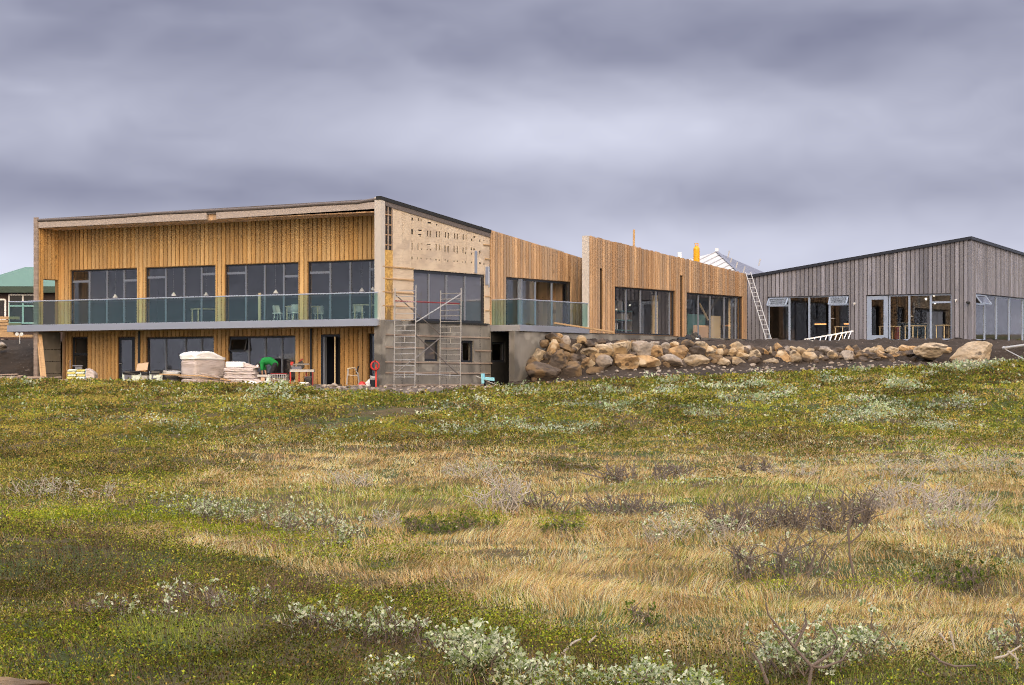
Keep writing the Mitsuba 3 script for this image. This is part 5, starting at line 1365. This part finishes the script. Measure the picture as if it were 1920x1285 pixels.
def bush(name, label, cat, group, px, py, wpx, hpx, leaf=1.0, pal_=LEAF_SILVER, bark='bark', stems=None, spread=1.0, d_=None, lean=0.0, twiggy=.5):
    if d_ is None:
        bx, by = ground_hit(px, min(py, 1300))
    else:
        bx, by = (px - CX) / f_px * d_, d_
    wv, hv = wpx / f_px * by, hpx / f_px * by + (.07 if d_ is None and by < 40 else .0)
    k = thing(name, label, cat, group)
    r = np.random.default_rng(int(px * 7 + py * 13))
    ns = stems or int(np.clip(5 + wpx / 9, 6, 26))
    mb, tips = MB(), []
    rt_ = max(.0042, (.62 if name == 'bare_bush' else .36) * by / 2240)
    for i in range(ns):
        ox = (r.random() - .5) * wv * .75 * spread
        oy = (r.random() - .5) * max(wv * .5, .3)
        b0 = np.array([bx + ox, by + oy, float(ground_z(bx + ox, by + oy)) - .03])
        hgt = hv * r.uniform(.6, 1.08) * (1 - .45 * (abs(ox) / (wv * .5 + 1e-6)) ** 2)
        dirx = (ox / (wv * .5 + 1e-6)) * .35 * wv * .5 + r.normal() * .10 * wv + lean * hv
        p = [b0]
        m_ = 5
        for j in range(1, m_ + 1):
            f_ = j / m_
            p.append(b0 + [dirx * f_ ** 1.3 + r.normal() * .045 * hgt, r.normal() * .04 * hgt, hgt * f_])
        p = np.array(p)
        mb.tube(p, np.linspace(rt_ * 1.5, rt_ * .6, m_ + 1), 5, cap=False)
        tips += [p[-1], p[-2], p[-3]]
        for q in range(r.integers(2, 5)):
            j = r.integers(1, m_)
            s0 = p[j]
            s1 = s0 + [r.normal() * .20 * hv + (.1 * hv if r.random() < .5 else -.1 * hv), r.normal() * .14 * hv, abs(r.normal()) * .20 * hv + .06 * hv]
            s2 = s1 + [r.normal() * .10 * hv, r.normal() * .08 * hv, r.random() * .15 * hv]
            mb.tube([s0, s1, s2], [rt_ * .9, rt_ * .65, rt_ * .5], 4, cap=False)
            tips += [s1, s2]
    put(f'{k}__stem', mb, bark, True, kind='stuff')
    if leaf > 0:
        tips = np.array(tips)
        ll = max(.024, 1.5 * by / 2240)
        nl = int(np.clip(wpx * hpx * .075 * leaf, 60, 5000))
        per_ = 9 if by < 34 else 5
        src = tips[r.integers(0, len(tips), max(nl // per_, 8))] + r.normal(size=(max(nl // per_, 8), 3)) * [.03, .03, .02]
        nl = len(src) * per_
        c = np.repeat(src, per_, 0) + r.normal(size=(nl, 3)) * [.013, .013, .015] * max(1.0, by / 22)
        ax = r.normal(size=(nl, 3)) + [0, -.2, .5]; ax /= np.linalg.norm(ax, axis=1, keepdims=True)
        sd = np.cross(ax, r.normal(size=(nl, 3))); sd /= np.linalg.norm(sd, axis=1, keepdims=True)
        l_ = ll * r.uniform(.7, 1.4, (nl, 1))
        fold = np.cross(ax, sd) * l_ * .10
        vv = np.stack([c - ax * l_ * .55, c + sd * l_ * .34 + fold, c + ax * l_ * .5, c - sd * l_ * .34 + fold], 1).reshape(-1, 3)
        ff = (np.array([[0, 1, 2], [0, 2, 3]])[None] + (np.arange(nl) * 4)[:, None, None]).reshape(-1, 3)
        cc = pal_[r.integers(0, len(pal_), nl)] * r.uniform(.75, 1.2, (nl, 1))
        put(f'{k}__foliage', (vv, ff), 'blade', False, color=np.repeat(cc, 4, 0), kind='stuff')
    return k


g1 = 'silvery willow bushes in the middle of the meadow'
for px, py, w_, h_, wh in ((340, 974, 105, 40, 'leftmost'), (420, 984, 110, 42, 'second from left'), (505, 996, 115, 42, 'middle one'), (585, 1008, 105, 40, 'second from right'), (655, 1022, 90, 34, 'rightmost')):
    bush('willow_bush', wh + ' of the row of five silvery willow bushes left of the meadow centre', 'bush', 'row of silvery willow bushes', px, py, w_, h_, 2.0)
for px, py, w_, h_, lf, lb in ((88, 936, 130, 34, .7, 'grey-green willow bush near the left edge, above the lime green bank'), (185, 936, 60, 20, .7, 'small willow bush just right of the one near the left edge'),
                               (885, 896, 130, 32, .6, 'pale twiggy willow bush left of the dark green mat in mid-meadow'), (655, 912, 120, 24, .6, 'low pale willow bush in the straw-coloured grass above the bright green strip'),
                               (1245, 1022, 120, 44, 1.0, 'leafy willow bush at left end of the long thicket of grey twigs'), (1355, 1015, 110, 36, .9, 'leafy willow bush under the long thicket of grey twigs'),
                               (1490, 897, 90, 22, .9, 'small grey-green willow bush right of the bare twigs in mid-meadow'), (1665, 893, 150, 34, .8, 'grey-green willow bush at right, near the far heath'), (1840, 890, 200, 46, .9, 'broad grey-green willow bush at the right edge'),
                               (1790, 990, 130, 40, .5, 'willow bush among grey twigs at right, below the bright grass'), (730, 995, 60, 34, .5, 'small willow with dark twigs left of the lime green mat')):
    bush('willow_bush', lb, 'bush', None, px, py, w_, h_, lf, bark='bark_grey')
for px, py, w_, h_, lf, lb in ((610, 1195, 150, 46, .8, 'silvery willow bush low in the foreground, left of centre'), (735, 1205, 120, 50, .8, 'silvery willow bush in the foreground, second from left of the clump'), (835, 1240, 110, 42, .7, 'silvery willow bush in the foreground, right end of the clump left of centre'),
                               (510, 1150, 95, 38, .8, 'small willow bush at the upper left of the foreground clump'), (345, 1130, 34, 34, .9, 'tiny silvery willow sprig on the dark bank, highest of the small ones at left'), (183, 1152, 26, 26, .9, 'tiny silvery willow sprig on the dark bank, leftmost'), (228, 1158, 30, 18, .9, 'tiny silvery willow sprig on the dark bank, second from left'),
                               (315, 1165, 60, 26, .8, 'small low willow sprig on the dark bank above the green tuft'), (400, 1150, 60, 34, .8, 'small willow sprig on the dark bank, right of the green tuft')):
    bush('willow_bush', lb, 'bush', None, px, py, w_, h_, lf)
for px, w_, h_, dd, lb in ((735, 90, 40, 11.0, 'silvery willow at the bottom edge, leftmost of those there'), (905, 80, 95, 10.9, 'tall silvery willow sprout at the bottom edge left of the middle'), (1000, 90, 55, 10.8, 'silvery willow at the bottom edge in the middle'), (1110, 90, 44, 10.9, 'silvery willow at the bottom edge beside the dead curved branch'), (1200, 90, 62, 10.8, 'silvery willow at the bottom edge right of the dead curved branch'), (1320, 90, 54, 10.9, 'silvery willow at the bottom edge left of the large branching willow')):
    bush('willow_bush', lb, 'bush', None, px, 1285, w_, h_ * 1.15, 3.0, d_=dd)
bush('large_willow', 'large branching willow bush with silvery leaves in the right foreground', 'bush', None, 1550, 1258, 290, 105, 1.0, stems=22, d_=12.4)
# its bare crooked limbs
k = thing('bare_willow_limbs', 'dark crooked bare willow limbs rising out of the large willow in the right foreground', 'branch')
for pl, r0 in ((((1517, 1285), (1522, 1250), (1490, 1215), (1462, 1180), (1440, 1152), (1436, 1130)), .0095), (((1522, 1250), (1560, 1225), (1570, 1195), (1550, 1165)), .009), (((1522, 1250), (1545, 1252), (1580, 1238), (1600, 1205)), .009), (((1490, 1215), (1512, 1170), (1508, 1140)), .008), (((1440, 1285), (1425, 1245), (1412, 1225)), .010), (((1462, 1180), (1480, 1200), (1505, 1180), (1512, 1150)), .006)):
    put(f'{k}__limb', MB().tube([at(a_, b_, 11.7) for a_, b_ in pl], np.linspace(r0, r0 * .45, len(pl)) * np.random.default_rng(5).uniform(.8, 1.2, len(pl)), 7), 'bark', True)
k = thing('dead_branch', 'curved dead pale branch in the bottom middle foreground', 'branch')
for pl, r0 in ((((1035, 1275), (1040, 1245), (1055, 1225), (1075, 1205), (1090, 1198)), .010), (((1042, 1262), (1056, 1238), (1062, 1220)), .007), (((1105, 1205), (1118, 1192)), .007)):
    put(f'{k}__limb', MB().tube([at(a_, b_, 12.2) for a_, b_ in pl], np.linspace(r0, r0 * .6, len(pl)), 7), 'bark_grey', True)
for lb, pls, dd in (('thin dead twigs lying dark in the bottom right corner', (((1720, 1255), (1745, 1270), (1775, 1283)), ((1760, 1240), (1790, 1250), (1830, 1248)), ((1745, 1225), (1775, 1250))), 12.0), ('pale dead twigs at the right edge of the foreground', (((1865, 1235), (1885, 1230), (1915, 1210)), ((1890, 1222), (1912, 1240)), ((1900, 1285), (1908, 1250), (1903, 1225)), ((1782, 1185), (1790, 1218)), ((1762, 1188), (1775, 1205))), 12.3)):
    k = thing('dead_twigs', lb, 'branch')
    for pl in pls:
        put(f'{k}__limb', MB().tube([at(a_, b_, dd) for a_, b_ in pl], np.linspace(.009, .005, len(pl)), 6), 'bark' if dd < 12.2 else 'bark_grey', True)
bush('willow_bush', 'silvery willow sprig at the right edge of the foreground', 'bush', None, 1893, 1240, 70, 70, .8)
# bare thickets
for px, py, w_, h_, st_, lb in ((945, 962, 100, 58, 16, 'fan-shaped bare grey bush in mid-meadow, left of centre'), (1020, 962, 90, 34, 12, 'low bare twigs just right of the fan-shaped bare bush'), (1215, 905, 190, 26, 26, 'low wide thicket of bare twigs in mid-meadow'), (1170, 968, 170, 34, 24, 'bare twig thicket below the bright grass strip, right of the fan-shaped bush'),
                                (1385, 1000, 130, 56, 22, 'bare grey thicket, leftmost of the long band at right'), (1480, 1003, 130, 58, 22, 'bare grey thicket, second from left of the long band at right'), (1580, 990, 130, 62, 22, 'bare grey thicket, third from left of the long band at right'), (1695, 966, 150, 58, 26, 'pale bare thicket, tallest of the long band at right'), (1800, 962, 150, 40, 22, 'pale bare thicket, rightmost of the long band'),
                                (1400, 1085, 60, 62, 9, 'sparse dark bare sprout below the long band of thickets, left of two'), (1500, 1085, 110, 78, 12, 'sparse dark bare sprout below the long band of thickets, right of two'), (1420, 885, 60, 18, 10, 'small bare twigs at the far side of the meadow, right of centre')):
    bush('bare_bush', lb, 'bush', None, px, py, w_, h_, .06 if py > 950 else .03, stems=int(st_ * (1.7 if px < 1690 else 1.3)), bark='bark_grey' if px > 1690 or px < 960 else 'thicket_bark')
k = thing('crooked_branch', 'lone crooked dark branch rising above the right thickets', 'branch')
for pl, r0 in ((((1600, 1075), (1593, 1040), (1592, 1020), (1610, 1005), (1625, 985)), .011), (((1592, 1020), (1590, 990), (1601, 965), (1625, 955)), .012), (((1575, 1110), (1570, 1090), (1566, 1078), (1575, 1068)), .014)):
    bx, by = ground_hit(1600, 1085)
    put(f'{k}__limb', MB().tube([at(a_, b_, by) for a_, b_ in pl], np.linspace(r0, r0 * .5, len(pl)), 7), 'bark', True)
# green mats
for px, py, w_, h_, lb in ((790, 1000, 70, 24, 'dark green dwarf shrub, left of the three in the middle of the meadow'), (870, 1003, 120, 26, 'dark green dwarf shrub, middle of the three in the meadow'), (1055, 1008, 80, 28, 'dark green dwarf shrub, right of the three in the meadow'), (1045, 886, 100, 18, 'oval dark green dwarf shrub far out in the meadow'),
                           (1835, 1105, 60, 40, 'dark green dwarf shrub at right, above the bottom right corner'), (1760, 1100, 110, 18, 'green dwarf shrub left of the tallest dark one at right'), (1200, 1168, 40, 26, 'small dark green sprout in the straw-coloured foreground')):
    bush('dwarf_shrub', lb, 'shrub', None, px, py, w_, h_, 2.0, LEAF_GREEN)
# far pale willow clumps
for px, py, w_, h_ in ((1640, 762, 110, 18), (1600, 786, 110, 12), (1665, 782, 110, 14), (1585, 770, 60, 10), (1310, 782, 80, 14), (1480, 766, 60, 10), (1800, 760, 60, 10), (1900, 752, 60, 10), (1790, 785, 70, 12), (1510, 790, 80, 10), (1700, 735, 60, 10), (1060, 744, 60, 9), (1180, 742, 60, 10), (1220, 770, 80, 9), (1120, 775, 90, 9), (1390, 825, 90, 10), (480, 770, 70, 12), (420, 775, 50, 8), (300, 735, 50, 8), (55, 723, 50, 6), (850, 775, 80, 10), (950, 770, 70, 9), (1650, 830, 110, 12)):
    bush('far_willow', 'pale low willow clump on the far heath below the buildings', 'bush', 'pale willow clumps on the far heath', px, py, w_, h_, 1.3, stems=5)
# a little yellow flower
k = thing('yellow_flower', 'single yellow flower low at the bottom edge, left of centre', 'flower')
p = at(690, 1271, 11.5)
put(f'{k}__stalk', MB().tube([p - [0, 0, .16], p], .002, 5), 'green_cloth')
put(f'{k}__petals', stone(p, (.022, .022, .014), 1, sub=1), 'yellow_paint')
